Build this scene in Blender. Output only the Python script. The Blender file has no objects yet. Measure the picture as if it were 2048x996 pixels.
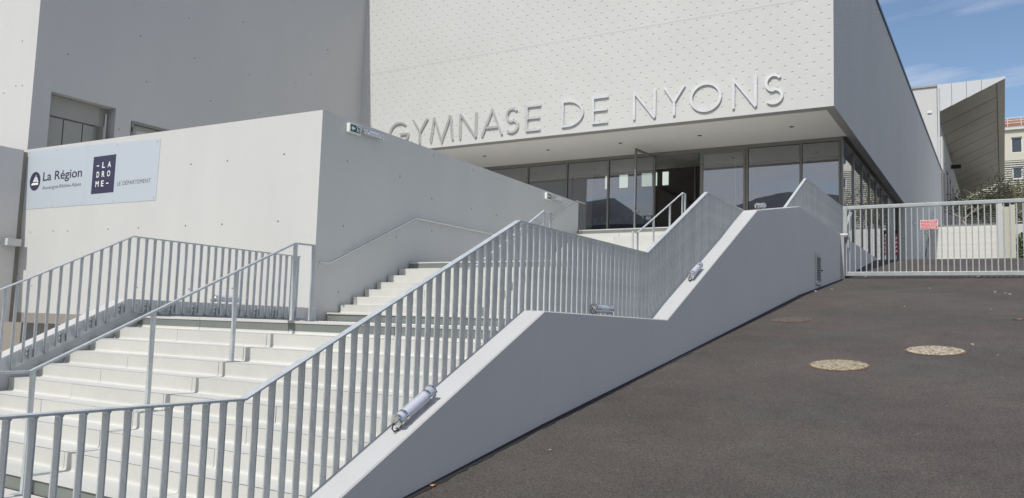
import bpy, bmesh, math, random
from mathutils import Vector, Matrix
from mathutils.geometry import delaunay_2d_cdt
random.seed(7)
S = bpy.context.scene
COL = S.collection
R = math.radians

# ------------------------------------------------------------------ camera
def make_camera():
    cam = bpy.data.cameras.new("camera")
    ob = bpy.data.objects.new("camera", cam)
    COL.objects.link(ob)
    yaw, pitch, roll = R(31.1646), R(5.35838), R(1.82359)
    fw = Vector((-math.sin(yaw) * math.cos(pitch), math.cos(yaw) * math.cos(pitch), math.sin(pitch)))
    r = Vector((math.cos(yaw), math.sin(yaw), 0))
    u = r.cross(fw)
    r2 = math.cos(roll) * r + math.sin(roll) * u
    u2 = -math.sin(roll) * r + math.cos(roll) * u
    ob.matrix_world = Matrix(((r2.x, u2.x, -fw.x, 0), (r2.y, u2.y, -fw.y, 0), (r2.z, u2.z, -fw.z, 0), (0, 0, 0, 1)))
    cam.sensor_width = 36
    cam.lens = 1628.02 / 2048 * 36
    cam.clip_start = 0.05
    cam.clip_end = 20000
    S.camera = ob
make_camera()

# ------------------------------------------------------------------ sky, sun, exposure
EL = R(51)
def make_world():
    w = bpy.data.worlds.new("World")
    S.world = w
    w.use_nodes = True
    nt = w.node_tree
    N, L = nt.nodes, nt.links
    bg = N['Background']
    bg.inputs['Strength'].default_value = 0.125
    sky = N.new('ShaderNodeTexSky')
    sky.sky_type = 'NISHITA'
    sky.sun_disc = False
    sky.sun_elevation = EL
    sky.sun_rotation = R(185.3)
    sky.air_density = 1.0
    sky.dust_density = 0.6
    sky.ozone_density = 2.0
    tc = N.new('ShaderNodeTexCoord')
    sep = N.new('ShaderNodeSeparateXYZ')
    L.new(tc.outputs['Generated'], sep.inputs[0])
    # project the direction on a high cloud layer
    mz = N.new('ShaderNodeMath'); mz.operation = 'MAXIMUM'; mz.inputs[1].default_value = 0.03
    L.new(sep.outputs['Z'], mz.inputs[0])
    az = N.new('ShaderNodeMath'); az.operation = 'ADD'; az.inputs[1].default_value = 0.12
    L.new(mz.outputs[0], az.inputs[0])
    dv = N.new('ShaderNodeVectorMath'); dv.operation = 'DIVIDE'
    cb = N.new('ShaderNodeCombineXYZ')
    for i in range(3): L.new(az.outputs[0], cb.inputs[i])
    L.new(tc.outputs['Generated'], dv.inputs[0]); L.new(cb.outputs[0], dv.inputs[1])
    mp = N.new('ShaderNodeMapping')
    mp.inputs['Scale'].default_value = (0.55, 1.5, 0.0)
    mp.inputs['Rotation'].default_value = (0, 0, R(14))
    mp.inputs['Location'].default_value = (1.3, 0.4, 0)
    L.new(dv.outputs[0], mp.inputs[0])
    nz = N.new('ShaderNodeTexNoise')
    nz.inputs['Scale'].default_value = 2.1
    nz.inputs['Detail'].default_value = 8
    nz.inputs['Roughness'].default_value = 0.58
    nz.inputs['Distortion'].default_value = 0.5
    L.new(mp.outputs[0], nz.inputs['Vector'])
    # cover: thin wisps to the north (+Y), broken sheet to the south (-Y)
    my = N.new('ShaderNodeMapRange')
    my.inputs['From Min'].default_value = 0.55; my.inputs['From Max'].default_value = -0.75
    my.inputs['To Min'].default_value = 0.012; my.inputs['To Max'].default_value = 0.37  # cover out of view also thickened to whiten the light on shaded walls
    L.new(sep.outputs['Y'], my.inputs['Value'])
    ad = N.new('ShaderNodeMath'); ad.operation = 'ADD'
    L.new(nz.outputs['Fac'], ad.inputs[0]); L.new(my.outputs[0], ad.inputs[1])
    cr = N.new('ShaderNodeValToRGB')
    cr.color_ramp.elements[0].position = 0.53; cr.color_ramp.elements[0].color = (0, 0, 0, 1)
    cr.color_ramp.elements[1].position = 0.86; cr.color_ramp.elements[1].color = (0.85, 0.85, 0.85, 1)
    L.new(ad.outputs[0], cr.inputs[0])
    mx = N.new('ShaderNodeMix'); mx.data_type = 'RGBA'
    mx.inputs['B'].default_value = (6.6, 6.7, 7.1, 1)
    L.new(cr.outputs[0], mx.inputs['Factor'])
    L.new(sky.outputs[0], mx.inputs['A'])
    L.new(mx.outputs['Result'], bg.inputs['Color'])
make_world()

def make_sun():
    d = bpy.data.lights.new("sun", 'SUN')
    d.energy = 3.6
    d.angle = R(0.53)
    d.color = (1.0, 0.965, 0.915)
    o = bpy.data.objects.new("sun", d)
    COL.objects.link(o)
    tos = Vector((-0.092, -1.0, 0)).normalized() * math.cos(EL) + Vector((0, 0, math.sin(EL)))
    o.rotation_euler = tos.to_track_quat('Z', 'Y').to_euler()
    o.location = (0, -20, 40)
make_sun()
S.view_settings.view_transform = 'Standard'
S.view_settings.look = 'None'
S.view_settings.exposure = 0.0
S.view_settings.gamma = 1.0
S.render.engine = 'CYCLES'
S.cycles.max_bounces = 8
S.cycles.transparent_max_bounces = 12

# ------------------------------------------------------------------ materials
def mat(name, base, rough=0.6, metal=0.0, spec=None, var=0.0, vscale=3.0, bump=0.0, bscale=120.0, stretch=None, tint=None, fine=0.0, objvar=0.0):
    m = bpy.data.materials.new(name)
    m.use_nodes = True
    nt = m.node_tree; N, L = nt.nodes, nt.links
    b = N['Principled BSDF']
    b.inputs['Base Color'].default_value = (*base, 1)
    b.inputs['Roughness'].default_value = rough
    b.inputs['Metallic'].default_value = metal
    if spec is not None: b.inputs['Specular IOR Level'].default_value = spec
    tc = N.new('ShaderNodeTexCoord')
    src = tc.outputs['Object']
    if stretch:
        mp = N.new('ShaderNodeMapping'); mp.inputs['Scale'].default_value = stretch
        L.new(src, mp.inputs[0]); src2 = mp.outputs[0]
    else: src2 = src
    if var > 0:
        nz = N.new('ShaderNodeTexNoise'); nz.inputs['Scale'].default_value = vscale
        nz.inputs['Detail'].default_value = 6; nz.inputs['Roughness'].default_value = 0.62
        L.new(src2, nz.inputs['Vector'])
        mr = N.new('ShaderNodeMapRange')
        mr.inputs['From Min'].default_value = 0.3; mr.inputs['From Max'].default_value = 0.7
        mr.inputs['To Min'].default_value = 1 - var; mr.inputs['To Max'].default_value = 1 + var
        L.new(nz.outputs['Fac'], mr.inputs['Value'])
        last = mr.outputs[0]
        if fine > 0:
            n3 = N.new('ShaderNodeTexNoise'); n3.inputs['Scale'].default_value = 55; n3.inputs['Detail'].default_value = 3
            L.new(src, n3.inputs['Vector'])
            m3 = N.new('ShaderNodeMapRange'); m3.inputs['From Min'].default_value = 0.3; m3.inputs['From Max'].default_value = 0.7
            m3.inputs['To Min'].default_value = 1 - fine; m3.inputs['To Max'].default_value = 1 + fine
            L.new(n3.outputs['Fac'], m3.inputs['Value'])
            mm = N.new('ShaderNodeMath'); mm.operation = 'MULTIPLY'
            L.new(last, mm.inputs[0]); L.new(m3.outputs[0], mm.inputs[1]); last = mm.outputs[0]
        if objvar > 0:
            oi = N.new('ShaderNodeObjectInfo')
            mo = N.new('ShaderNodeMapRange'); mo.inputs['To Min'].default_value = 1 - objvar; mo.inputs['To Max'].default_value = 1 + objvar
            L.new(oi.outputs['Random'], mo.inputs['Value'])
            m4 = N.new('ShaderNodeMath'); m4.operation = 'MULTIPLY'; L.new(last, m4.inputs[0]); L.new(mo.outputs[0], m4.inputs[1]); last = m4.outputs[0]
        vm = N.new('ShaderNodeVectorMath'); vm.operation = 'SCALE'
        vm.inputs[0].default_value = base
        L.new(last, vm.inputs['Scale'])
        L.new(vm.outputs[0], b.inputs['Base Color'])
    if bump > 0:
        n2 = N.new('ShaderNodeTexNoise'); n2.inputs['Scale'].default_value = bscale; n2.inputs['Detail'].default_value = 5
        L.new(src, n2.inputs['Vector'])
        bp = N.new('ShaderNodeBump'); bp.inputs['Strength'].default_value = bump; bp.inputs['Distance'].default_value = 0.01
        L.new(n2.outputs['Fac'], bp.inputs['Height']); L.new(bp.outputs[0], b.inputs['Normal'])
    return m

M = {}
M['white'] = mat('painted_concrete', (0.53, 0.535, 0.52), 0.75, var=0.03, vscale=0.9, bump=0.12, bscale=60, fine=0.012, stretch=(1, 1, 0.35))
M['gym'] = mat('white_cladding_concrete', (0.53, 0.535, 0.52), 0.7, var=0.025, vscale=0.6, bump=0.08, bscale=50, fine=0.01)
M['side'] = mat('grey_white_render', (0.50, 0.50, 0.495), 0.75, var=0.03, vscale=0.5, bump=0.1, bscale=60, fine=0.01, stretch=(1, 1, 0.4))
M['stringer'] = mat('grey_painted_concrete', (0.575, 0.565, 0.56), 0.75, var=0.025, vscale=0.8, bump=0.12, bscale=70, fine=0.015)
M['coping'] = mat('sun_dimmed_coping_concrete', (0.465, 0.47, 0.465), 0.8, var=0.03, vscale=1.2, bump=0.12, bscale=70, fine=0.02)  # same concrete as the wall face, colour darkened to offset strong sun on top
M['step'] = mat('precast_step_concrete', (0.535, 0.535, 0.50), 0.8, objvar=0.035, var=0.04, vscale=2.5, bump=0.2, bscale=150, fine=0.025)
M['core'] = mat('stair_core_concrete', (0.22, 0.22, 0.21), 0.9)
M['contrast'] = mat('contrast_riser_paint', (0.175, 0.19, 0.175), 0.55, var=0.06, vscale=5)
M['slab'] = mat('landing_concrete', (0.53, 0.525, 0.50), 0.8, var=0.05, vscale=2.0, bump=0.2, bscale=120, fine=0.03)
M['galv'] = mat('galvanised_steel', (0.50, 0.53, 0.54), 0.45, metal=0.3, objvar=0.07, var=0.14, vscale=9, stretch=(1, 1, 0.5), fine=0.06)
M['galv2'] = mat('bright_galvanised_steel', (0.40, 0.42, 0.425), 0.45, metal=0.3, var=0.12, vscale=6, fine=0.05)
M['alu'] = mat('bronze_grey_aluminium', (0.235, 0.228, 0.21), 0.38, metal=0.35)
M['aludark'] = mat('dark_rubber_gasket', (0.02, 0.02, 0.02), 0.6)
M['steel'] = mat('brushed_stainless_steel', (0.72, 0.72, 0.71), 0.28, metal=1.0, var=0.06, vscale=14, stretch=(1, 1, 0.15))
M['letter'] = mat('brushed_letter_steel', (0.86, 0.85, 0.825), 0.26, metal=0.8, var=0.10, vscale=3, bump=0.25, bscale=1.6)
M['chrome'] = mat('polished_steel', (0.75, 0.74, 0.72), 0.12, metal=1.0)
M['soffit'] = mat('soffit_plaster', (0.72, 0.71, 0.68), 0.8, var=0.015, vscale=0.5)
M['fascia'] = mat('grey_drip_profile', (0.30, 0.30, 0.29), 0.6)
M['flash'] = mat('dark_blue_roof_flashing', (0.05, 0.065, 0.095), 0.4, metal=0.4)
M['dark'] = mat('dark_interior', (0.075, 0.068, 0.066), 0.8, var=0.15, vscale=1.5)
M['ceil'] = mat('ceiling_tile', (0.34, 0.335, 0.32), 0.85)
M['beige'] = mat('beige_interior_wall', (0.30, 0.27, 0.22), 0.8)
M['floor_in'] = mat('interior_floor', (0.10, 0.10, 0.10), 0.4)
M['wood'] = mat('bench_wood', (0.42, 0.27, 0.14), 0.5, var=0.1, vscale=3, stretch=(0.3, 4, 4))
M['shutter'] = mat('taupe_shutter_panel', (0.33, 0.325, 0.30), 0.5, metal=0.1, var=0.02, vscale=2)
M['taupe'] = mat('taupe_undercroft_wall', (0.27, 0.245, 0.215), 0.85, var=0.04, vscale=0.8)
M['signp'] = mat('sign_panel_pale_blue', (0.455, 0.505, 0.55), 0.45)
M['navy'] = mat('navy_print', (0.035, 0.035, 0.075), 0.5)
M['greyp'] = mat('dark_grey_print', (0.085, 0.085, 0.10), 0.5)
M['white_p'] = mat('white_print', (0.82, 0.82, 0.82), 0.5)
M['green'] = mat('exit_sign_green', (0.004, 0.105, 0.065), 0.4)
M['teal'] = mat('teal_sticker', (0.005, 0.10, 0.11), 0.4)
M['plastic'] = mat('white_plastic', (0.75, 0.75, 0.75), 0.35)
M['red'] = mat('red_sign_paint', (0.62, 0.035, 0.04), 0.45)
M['black'] = mat('black_plastic', (0.012, 0.012, 0.013), 0.5)
M['wingp'] = mat('bronze_metal_panel', (0.155, 0.15, 0.13), 0.36, metal=0.65, var=0.14, vscale=0.35)
M['wingw'] = mat('white_metal_fascia', (0.50, 0.52, 0.53), 0.5, var=0.02)
M['cream'] = mat('cream_render', (0.50, 0.49, 0.41), 0.8, var=0.03, vscale=0.5)
M['louvre'] = mat('louvre_slat_zinc', (0.55, 0.54, 0.48), 0.5, metal=0.2, var=0.06, vscale=0.7)
M['tile'] = mat('terracotta_tile', (0.27, 0.135, 0.085), 0.8, var=0.3, vscale=4)
M['trunk'] = mat('bark', (0.26, 0.24, 0.20), 0.9, var=0.3, vscale=6)
M['hill'] = mat('hazy_forested_hill', (0.05, 0.06, 0.085), 0.95, var=0.25, vscale=0.006)  # blue of distant haze painted into the forest colour
M['bank'] = mat('scrub_bank', (0.045, 0.055, 0.07), 0.95, var=0.3, vscale=0.15)
M['ground'] = mat('dry_earth', (0.16, 0.145, 0.12), 0.95, var=0.2, vscale=0.3)
M['tar'] = mat('bitumen_joint', (0.018, 0.017, 0.017), 0.8, bump=0.5, bscale=60)
M['leafo'] = mat('dry_leaf', (0.48, 0.22, 0.10), 0.8)
M['stone'] = mat('pale_pebble', (0.34, 0.31, 0.27), 0.9, var=0.2, vscale=30)
M['hedge'] = mat('hedge_leaf', (0.07, 0.10, 0.035), 0.7, var=0.35, vscale=2)
M['olive'] = mat('olive_leaf', (0.125, 0.13, 0.07), 0.9, var=0.35, vscale=1.5)
M['farglass'] = mat('far_window_glass', (0.05, 0.065, 0.09), 0.12)
M['rust'] = mat('rust', (0.17, 0.09, 0.05), 0.8, var=0.3, vscale=30)

def asphalt():
    m = bpy.data.materials.new('asphalt'); m.use_nodes = True
    nt = m.node_tree; N, L = nt.nodes, nt.links
    b = N['Principled BSDF']; b.inputs['Roughness'].default_value = 0.88
    b.inputs['Specular IOR Level'].default_value = 0.3
    tc = N.new('ShaderNodeTexCoord')
    def noise(sc, det, ro=0.6):
        n = N.new('ShaderNodeTexNoise'); n.inputs['Scale'].default_value = sc; n.inputs['Detail'].default_value = det
        n.inputs['Roughness'].default_value = ro; L.new(tc.outputs['Object'], n.inputs['Vector']); return n
    def rng(n, a, c, lo, hi):
        r = N.new('ShaderNodeMapRange'); r.inputs['From Min'].default_value = a; r.inputs['From Max'].default_value = c
        r.inputs['To Min'].default_value = lo; r.inputs['To Max'].default_value = hi; L.new(n.outputs[0] if 'Fac' not in n.outputs else n.outputs['Fac'], r.inputs['Value']); return r
    big = rng(noise(0.35, 4), 0.3, 0.7, 0.84, 1.16)
    mid = rng(noise(2.2, 5, .7), 0.3, 0.7, 0.88, 1.12)
    fine = rng(noise(62, 4, .75), 0.38, 0.62, 0.52, 1.48)
    mul = N.new('ShaderNodeMath'); mul.operation = 'MULTIPLY'; L.new(big.outputs[0], mul.inputs[0]); L.new(mid.outputs[0], mul.inputs[1])
    mul2 = N.new('ShaderNodeMath'); mul2.operation = 'MULTIPLY'; L.new(mul.outputs[0], mul2.inputs[0]); L.new(fine.outputs[0], mul2.inputs[1])
    mixc = N.new('ShaderNodeMix'); mixc.data_type = 'RGBA'
    mixc.inputs['A'].default_value = (0.086, 0.073, 0.066, 1); mixc.inputs['B'].default_value = (0.079, 0.073, 0.065, 1)
    L.new(rng(noise(0.6, 3), 0.4, 0.6, 0, 1).outputs[0], mixc.inputs['Factor'])
    vm = N.new('ShaderNodeVectorMath'); vm.operation = 'SCALE'
    L.new(mixc.outputs['Result'], vm.inputs[0]); L.new(mul2.outputs[0], vm.inputs['Scale'])
    vo = N.new('ShaderNodeTexVoronoi'); vo.inputs['Scale'].default_value = 45; L.new(tc.outputs['Object'], vo.inputs['Vector'])
    sp = N.new('ShaderNodeMapRange'); sp.inputs['From Min'].default_value = 0.13; sp.inputs['From Max'].default_value = 0.05
    sp.inputs['To Min'].default_value = 0; sp.inputs['To Max'].default_value = 1; L.new(vo.outputs['Distance'], sp.inputs['Value'])
    # only some of the grains are pale
    sepc = N.new('ShaderNodeSeparateColor'); L.new(vo.outputs['Color'], sepc.inputs[0])
    th = N.new('ShaderNodeMath'); th.operation = 'GREATER_THAN'; th.inputs[1].default_value = 0.90; L.new(sepc.outputs[0], th.inputs[0])
    mm = N.new('ShaderNodeMath'); mm.operation = 'MULTIPLY'; L.new(sp.outputs[0], mm.inputs[0]); L.new(th.outputs[0], mm.inputs[1])
    mm2 = N.new('ShaderNodeMath'); mm2.operation = 'MULTIPLY'; mm2.inputs[1].default_value = 0.7; L.new(mm.outputs[0], mm2.inputs[0])
    mx = N.new('ShaderNodeMix'); mx.data_type = 'RGBA'; mx.inputs['B'].default_value = (0.30, 0.27, 0.24, 1)
    L.new(mm2.outputs[0], mx.inputs['Factor']); L.new(vm.outputs[0], mx.inputs['A'])
    # dusty scuffs
    sc = noise(1.3, 9, .75)
    scr = rng(sc, 0.60, 0.78, 0.0, 0.45)
    mx2 = N.new('ShaderNodeMix'); mx2.data_type = 'RGBA'; mx2.inputs['B'].default_value = (0.155, 0.14, 0.125, 1)
    L.new(scr.outputs[0], mx2.inputs['Factor']); L.new(mx.outputs['Result'], mx2.inputs['A'])
    L.new(mx2.outputs['Result'], b.inputs['Base Color'])
    bp = N.new('ShaderNodeBump'); bp.inputs['Strength'].default_value = 0.55; bp.inputs['Distance'].default_value = 0.012
    L.new(noise(85, 4, .8).outputs['Fac'], bp.inputs['Height']); L.new(bp.outputs[0], b.inputs['Normal'])
    return m
M['asphalt'] = asphalt()

def manhole_mat(name, light, mid=(0.30, 0.245, 0.16, 1), low=(0.15, 0.105, 0.065, 1)):
    m = bpy.data.materials.new(name); m.use_nodes = True
    nt = m.node_tree; N, L = nt.nodes, nt.links
    b = N['Principled BSDF']; b.inputs['Roughness'].default_value = 0.9
    tc = N.new('ShaderNodeTexCoord')
    n = N.new('ShaderNodeTexNoise'); n.inputs['Scale'].default_value = 26; n.inputs['Detail'].default_value = 6; n.inputs['Roughness'].default_value = .75
    L.new(tc.outputs['Object'], n.inputs['Vector'])
    cr = N.new('ShaderNodeValToRGB')
    e = cr.color_ramp.elements
    e[0].position = 0.43; e[0].color = low
    e[1].position = 0.60; e[1].color = (*light, 1)
    x = e.new(0.50); x.color = mid
    L.new(n.outputs['Fac'], cr.inputs[0]); L.new(cr.outputs[0], b.inputs['Base Color'])
    bp = N.new('ShaderNodeBump'); bp.inputs['Strength'].default_value = 0.4; L.new(n.outputs['Fac'], bp.inputs['Height']); L.new(bp.outputs[0], b.inputs['Normal'])
    return m
M['mh1'] = manhole_mat('speckled_cement_cover', (0.42, 0.395, 0.31))
M['mh2'] = manhole_mat('cement_smeared_cover', (0.56, 0.55, 0.49))
M['mh3'] = manhole_mat('dusty_cover', (0.15, 0.13, 0.11), (0.10, 0.083, 0.07, 1), (0.06, 0.05, 0.042, 1))

def schlick(N, L, base):
    # symmetrical for both sides of a thin sheet
    lw = N.new('ShaderNodeLayerWeight'); lw.inputs['Blend'].default_value = 0.5
    pw = N.new('ShaderNodeMath'); pw.operation = 'POWER'; pw.inputs[1].default_value = 4.5
    L.new(lw.outputs['Facing'], pw.inputs[0])
    mr = N.new('ShaderNodeMapRange'); mr.inputs['To Min'].default_value = base; mr.inputs['To Max'].default_value = 1.0
    L.new(pw.outputs[0], mr.inputs['Value'])
    return mr
def glass(name, tint, refl):
    m = bpy.data.materials.new(name); m.use_nodes = True
    nt = m.node_tree; N, L = nt.nodes, nt.links
    N.remove(N['Principled BSDF'])
    out = N['Material Output']
    tr = N.new('ShaderNodeBsdfTransparent'); tr.inputs[0].default_value = (*tint, 1)
    gl = N.new('ShaderNodeBsdfGlossy'); gl.inputs['Roughness'].default_value = 0.003; gl.inputs['Color'].default_value = (0.92, 0.94, 1.0, 1)
    mr = schlick(N, L, refl)
    mx = N.new('ShaderNodeMixShader'); L.new(mr.outputs[0], mx.inputs[0]); L.new(tr.outputs[0], mx.inputs[1]); L.new(gl.outputs[0], mx.inputs[2])
    L.new(mx.outputs[0], out.inputs['Surface'])
    return m
M['glass'] = glass('window_glass', (0.93, 0.94, 0.93), 0.17)
M['dglass'] = glass('door_glass', (0.95, 0.955, 0.95), 0.02)
M['tube'] = None
def tube_mat():
    m = bpy.data.materials.new('polycarbonate_tube'); m.use_nodes = True
    nt = m.node_tree; N, L = nt.nodes, nt.links
    N.remove(N['Principled BSDF']); out = N['Material Output']
    tr = N.new('ShaderNodeBsdfTransparent'); tr.inputs[0].default_value = (0.86, 0.87, 0.95, 1)
    gl = N.new('ShaderNodeBsdfGlossy'); gl.inputs['Roughness'].default_value = 0.08
    df = N.new('ShaderNodeBsdfDiffuse'); df.inputs[0].default_value = (0.72, 0.73, 0.80, 1)
    fr = schlick(N, L, 0.05)
    m1 = N.new('ShaderNodeMixShader'); m1.inputs[0].default_value = 0.5
    L.new(tr.outputs[0], m1.inputs[1]); L.new(df.outputs[0], m1.inputs[2])
    m2 = N.new('ShaderNodeMixShader'); L.new(fr.outputs[0], m2.inputs[0]); L.new(m1.outputs[0], m2.inputs[1]); L.new(gl.outputs[0], m2.inputs[2])
    L.new(m2.outputs[0], out.inputs['Surface'])
    return m
M['tube'] = tube_mat()
def lit(name, c, s):
    m = bpy.data.materials.new(name); m.use_nodes = True
    b = m.node_tree.nodes['Principled BSDF']
    b.inputs['Base Color'].default_value = (0.1, 0.1, 0.1, 1)
    b.inputs['Emission Color'].default_value = (*c, 1); b.inputs['Emission Strength'].default_value = s
    return m
M['litwin'] = lit('daylit_window', (0.80, 0.92, 0.80), 0.75)

# ------------------------------------------------------------------ mesh helpers
class MB:
    def __init__(s): s.v = []; s.f = []; s.fm = []
    def add(s, vs, fs, mi=0):
        o = len(s.v); s.v += [tuple(p) for p in vs]; s.f += [tuple(i + o for i in f) for f in fs]; s.fm += [mi] * len(fs); return s
    def box(s, a, b, mi=0):
        x0, x1 = sorted((a[0], b[0])); y0, y1 = sorted((a[1], b[1])); z0, z1 = sorted((a[2], b[2]))
        v = [(x, y, z) for z in (z0, z1) for y in (y0, y1) for x in (x0, x1)]
        return s.add(v, [(0, 2, 3, 1), (4, 5, 7, 6), (0, 1, 5, 4), (2, 6, 7, 3), (0, 4, 6, 2), (1, 3, 7, 5)], mi)
    def prism(s, poly, axis, a, b, mi=0):
        """poly: 2D list in the two remaining axes (in xyz order), extruded from a to b along axis"""
        n = len(poly)
        def P(q, t):
            if axis == 0: return (t, q[0], q[1])
            if axis == 1: return (q[0], t, q[1])
            return (q[0], q[1], t)
        v = [P(q, a) for q in poly] + [P(q, b) for q in poly]
        f = [tuple(range(n)), tuple(range(2 * n - 1, n - 1, -1))]
        f += [(i, i + n, (i + 1) % n + n, (i + 1) % n) for i in range(n)]
        return s.add(v, f, mi)
    def tube(s, pts, r, n=10, cap=True, mi=0, up=Vector((0, 0, 1))):
        pts = [Vector(p) for p in pts]; k = len(pts); o = len(s.v); vs = []
        rr = r if isinstance(r, (list, tuple)) else [r] * k
        for i, p in enumerate(pts):
            t = (pts[min(i + 1, k - 1)] - pts[max(i - 1, 0)]).normalized()
            a = up if abs(t.dot(up)) < 0.95 else Vector((1, 0, 0))
            x = t.cross(a).normalized(); y = x.cross(t).normalized()
            for j in range(n):
                an = 2 * math.pi * j / n
                vs.append(p + (x * math.cos(an) + y * math.sin(an)) * rr[i])
        fs = []
        for i in range(k - 1):
            for j in range(n):
                fs.append((i * n + j, i * n + (j + 1) % n, (i + 1) * n + (j + 1) % n, (i + 1) * n + j))
        if cap: fs += [tuple(range(n - 1, -1, -1)), tuple((k - 1) * n + j for j in range(n))]
        return s.add(vs, fs, mi)
    def ribbon(s, path, x0, x1, th, mi=0):
        """flat bar following a path in YZ (top line), width x0..x1, thickness th below"""
        off = []
        for i, (y, z) in enumerate(path):
            a = path[max(i - 1, 0)]; b = path[min(i + 1, len(path) - 1)]
            def nrm(p, q):
                d = Vector((q[0] - p[0], q[1] - p[1])).normalized(); return Vector((-d.y, d.x))
            n1 = nrm(a, (y, z)) if i > 0 else nrm((y, z), b)
            n2 = nrm((y, z), b) if i < len(path) - 1 else n1
            n = (n1 + n2).normalized(); c = max(0.3, n.dot(n1))
            off.append((y - n.x * th / c, z - n.y * th / c))
        poly = list(path) + off[::-1]
        n = len(path)
        # build as quads strip to be safe
        for i in range(n - 1):
            q = [path[i], path[i + 1], off[i + 1], off[i]]
            v = [(x0, *p) for p in q] + [(x1, *p) for p in q]
            f = [(0, 1, 2, 3), (7, 6, 5, 4), (0, 4, 5, 1), (3, 2, 6, 7)]
            if i == 0: f.append((0, 3, 7, 4))
            if i == n - 2: f.append((1, 5, 6, 2))
            s.add(v, f, mi)
        return s
    def mesh(s, name, mats, origin=(0, 0, 0), smooth=False):
        me = bpy.data.meshes.new(name)
        o = origin
        me.from_pydata([(p[0] - o[0], p[1] - o[1], p[2] - o[2]) for p in s.v], [], s.f)
        for m in (mats if isinstance(mats, (list, tuple)) else [mats]): me.materials.append(m)
        if any(s.fm): me.polygons.foreach_set('material_index', s.fm)
        bm = bmesh.new(); bm.from_mesh(me); bmesh.ops.remove_doubles(bm, verts=bm.verts, dist=1e-5)
        bmesh.ops.recalc_face_normals(bm, faces=bm.faces); bm.to_mesh(me); bm.free()
        if smooth:
            me.polygons.foreach_set('use_smooth', [True] * len(me.polygons))
            me.set_sharp_from_angle(angle=R(38))
        return me

def wloc(o):
    v = Vector((0, 0, 0))
    while o: v = v + o.location; o = o.parent
    return v
def thing(name, loc, label, cat, group=None):
    o = bpy.data.objects.new(name, None); o.empty_display_size = 0.2
    COL.objects.link(o); o.location = loc
    o['label'] = label; o['category'] = cat
    if group: o['group'] = group
    return o
def part(name, mb, mats, parent=None, smooth=False, label=None, kind=None, bevel=0):
    """mb holds world coordinates"""
    org = wloc(parent) if parent else Vector((0, 0, 0))
    me = mb.mesh(name, mats, org, smooth)
    o = bpy.data.objects.new(name, me); COL.objects.link(o)
    if parent: o.parent = parent
    if label: o['label'] = label
    if kind: o['kind'] = kind
    if bevel:
        bv = o.modifiers.new('bevel', 'BEVEL'); bv.width = bevel; bv.segments = 2; bv.limit_method = 'ANGLE'; bv.angle_limit = R(25)
    return o
def inst(name, me, wpos, parent, label=None):
    o = bpy.data.objects.new(name, me); COL.objects.link(o); o.parent = parent
    o.location = Vector(wpos) - wloc(parent)
    if label: o['label'] = label
    return o
def structure(name, mb, mats, smooth=False, bevel=0):
    o = part(name, mb, mats, None, smooth, bevel=bevel); o['kind'] = 'structure'; return o
def tag(o, label, cat, group=None):
    o['label'] = label; o['category'] = cat
    if group: o['group'] = group
    return o
def copy_thing(o, parent=None):
    c = o.copy(); COL.objects.link(c)
    if parent: c.parent = parent
    for ch in list(o.children): copy_thing(ch, c)
    return c
def lerp_path(path, y):
    for (a, b), (c, d) in zip(path, path[1:]):
        if a <= y <= c: return b + (d - b) * (y - a) / (c - a)
    return path[0][1] if y < path[0][0] else path[-1][1]

def inpoly(p, poly):
    x, y = p; c = False; n = len(poly)
    for i in range(n):
        x1, y1 = poly[i]; x2, y2 = poly[(i + 1) % n]
        if (y1 > y) != (y2 > y) and x < (x2 - x1) * (y - y1) / (y2 - y1) + x1: c = not c
    return c
def face_wall(outer, T, dishes=(), openings=(), reveal=0.2, n_in=(0, 1, 0), nseg=12):
    """flat wall skin with concave tie holes and real openings. T maps (u,v,depth)->world; depth goes into the wall"""
    mb = MB(); V = []; E = []
    def loop(poly):
        o = len(V); V.extend(Vector(p) for p in poly); E.extend((o + i, o + (i + 1) % len(poly)) for i in range(len(poly)))
    loop(outer)
    for p in openings: loop(p)
    circ = []
    for (u, v, r, d) in dishes:
        c = [(u + r * math.cos(2 * math.pi * k / nseg), v + r * math.sin(2 * math.pi * k / nseg)) for k in range(nseg)]
        circ.append(c); loop(c)
    vs, es, fs, *_ = delaunay_2d_cdt(V, E, [], 0, 1e-5)
    keep = []
    for f in fs:
        c = (sum(vs[i].x for i in f) / len(f), sum(vs[i].y for i in f) / len(f))
        if not inpoly(c, outer): continue
        if any(inpoly(c, p) for p in openings): continue
        if any((c[0] - u) ** 2 + (c[1] - v) ** 2 < (r * 0.985) ** 2 for (u, v, r, d) in dishes): continue
        keep.append(f)
    mb.add([T(p.x, p.y, 0) for p in vs], keep)
    for (u, v, r, d), c in zip(dishes, circ):
        ring2 = [(u + (p[0] - u) * 0.72, v + (p[1] - v) * 0.72) for p in c]
        vv = [T(*p, 0) for p in c] + [T(*p, d) for p in ring2] + [T(u, v, d * 1.25)]
        n = nseg
        ff = [(i, (i + 1) % n, (i + 1) % n + n, i + n) for i in range(n)] + [(i + n, (i + 1) % n + n, 2 * n) for i in range(n)]
        mb.add(vv, ff)
    for p in openings:
        n = len(p)
        vv = [T(*q, 0) for q in p] + [T(*q, reveal) for q in p]
        mb.add(vv, [(i, (i + 1) % n, (i + 1) % n + n, i + n) for i in range(n)])
    return mb

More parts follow.
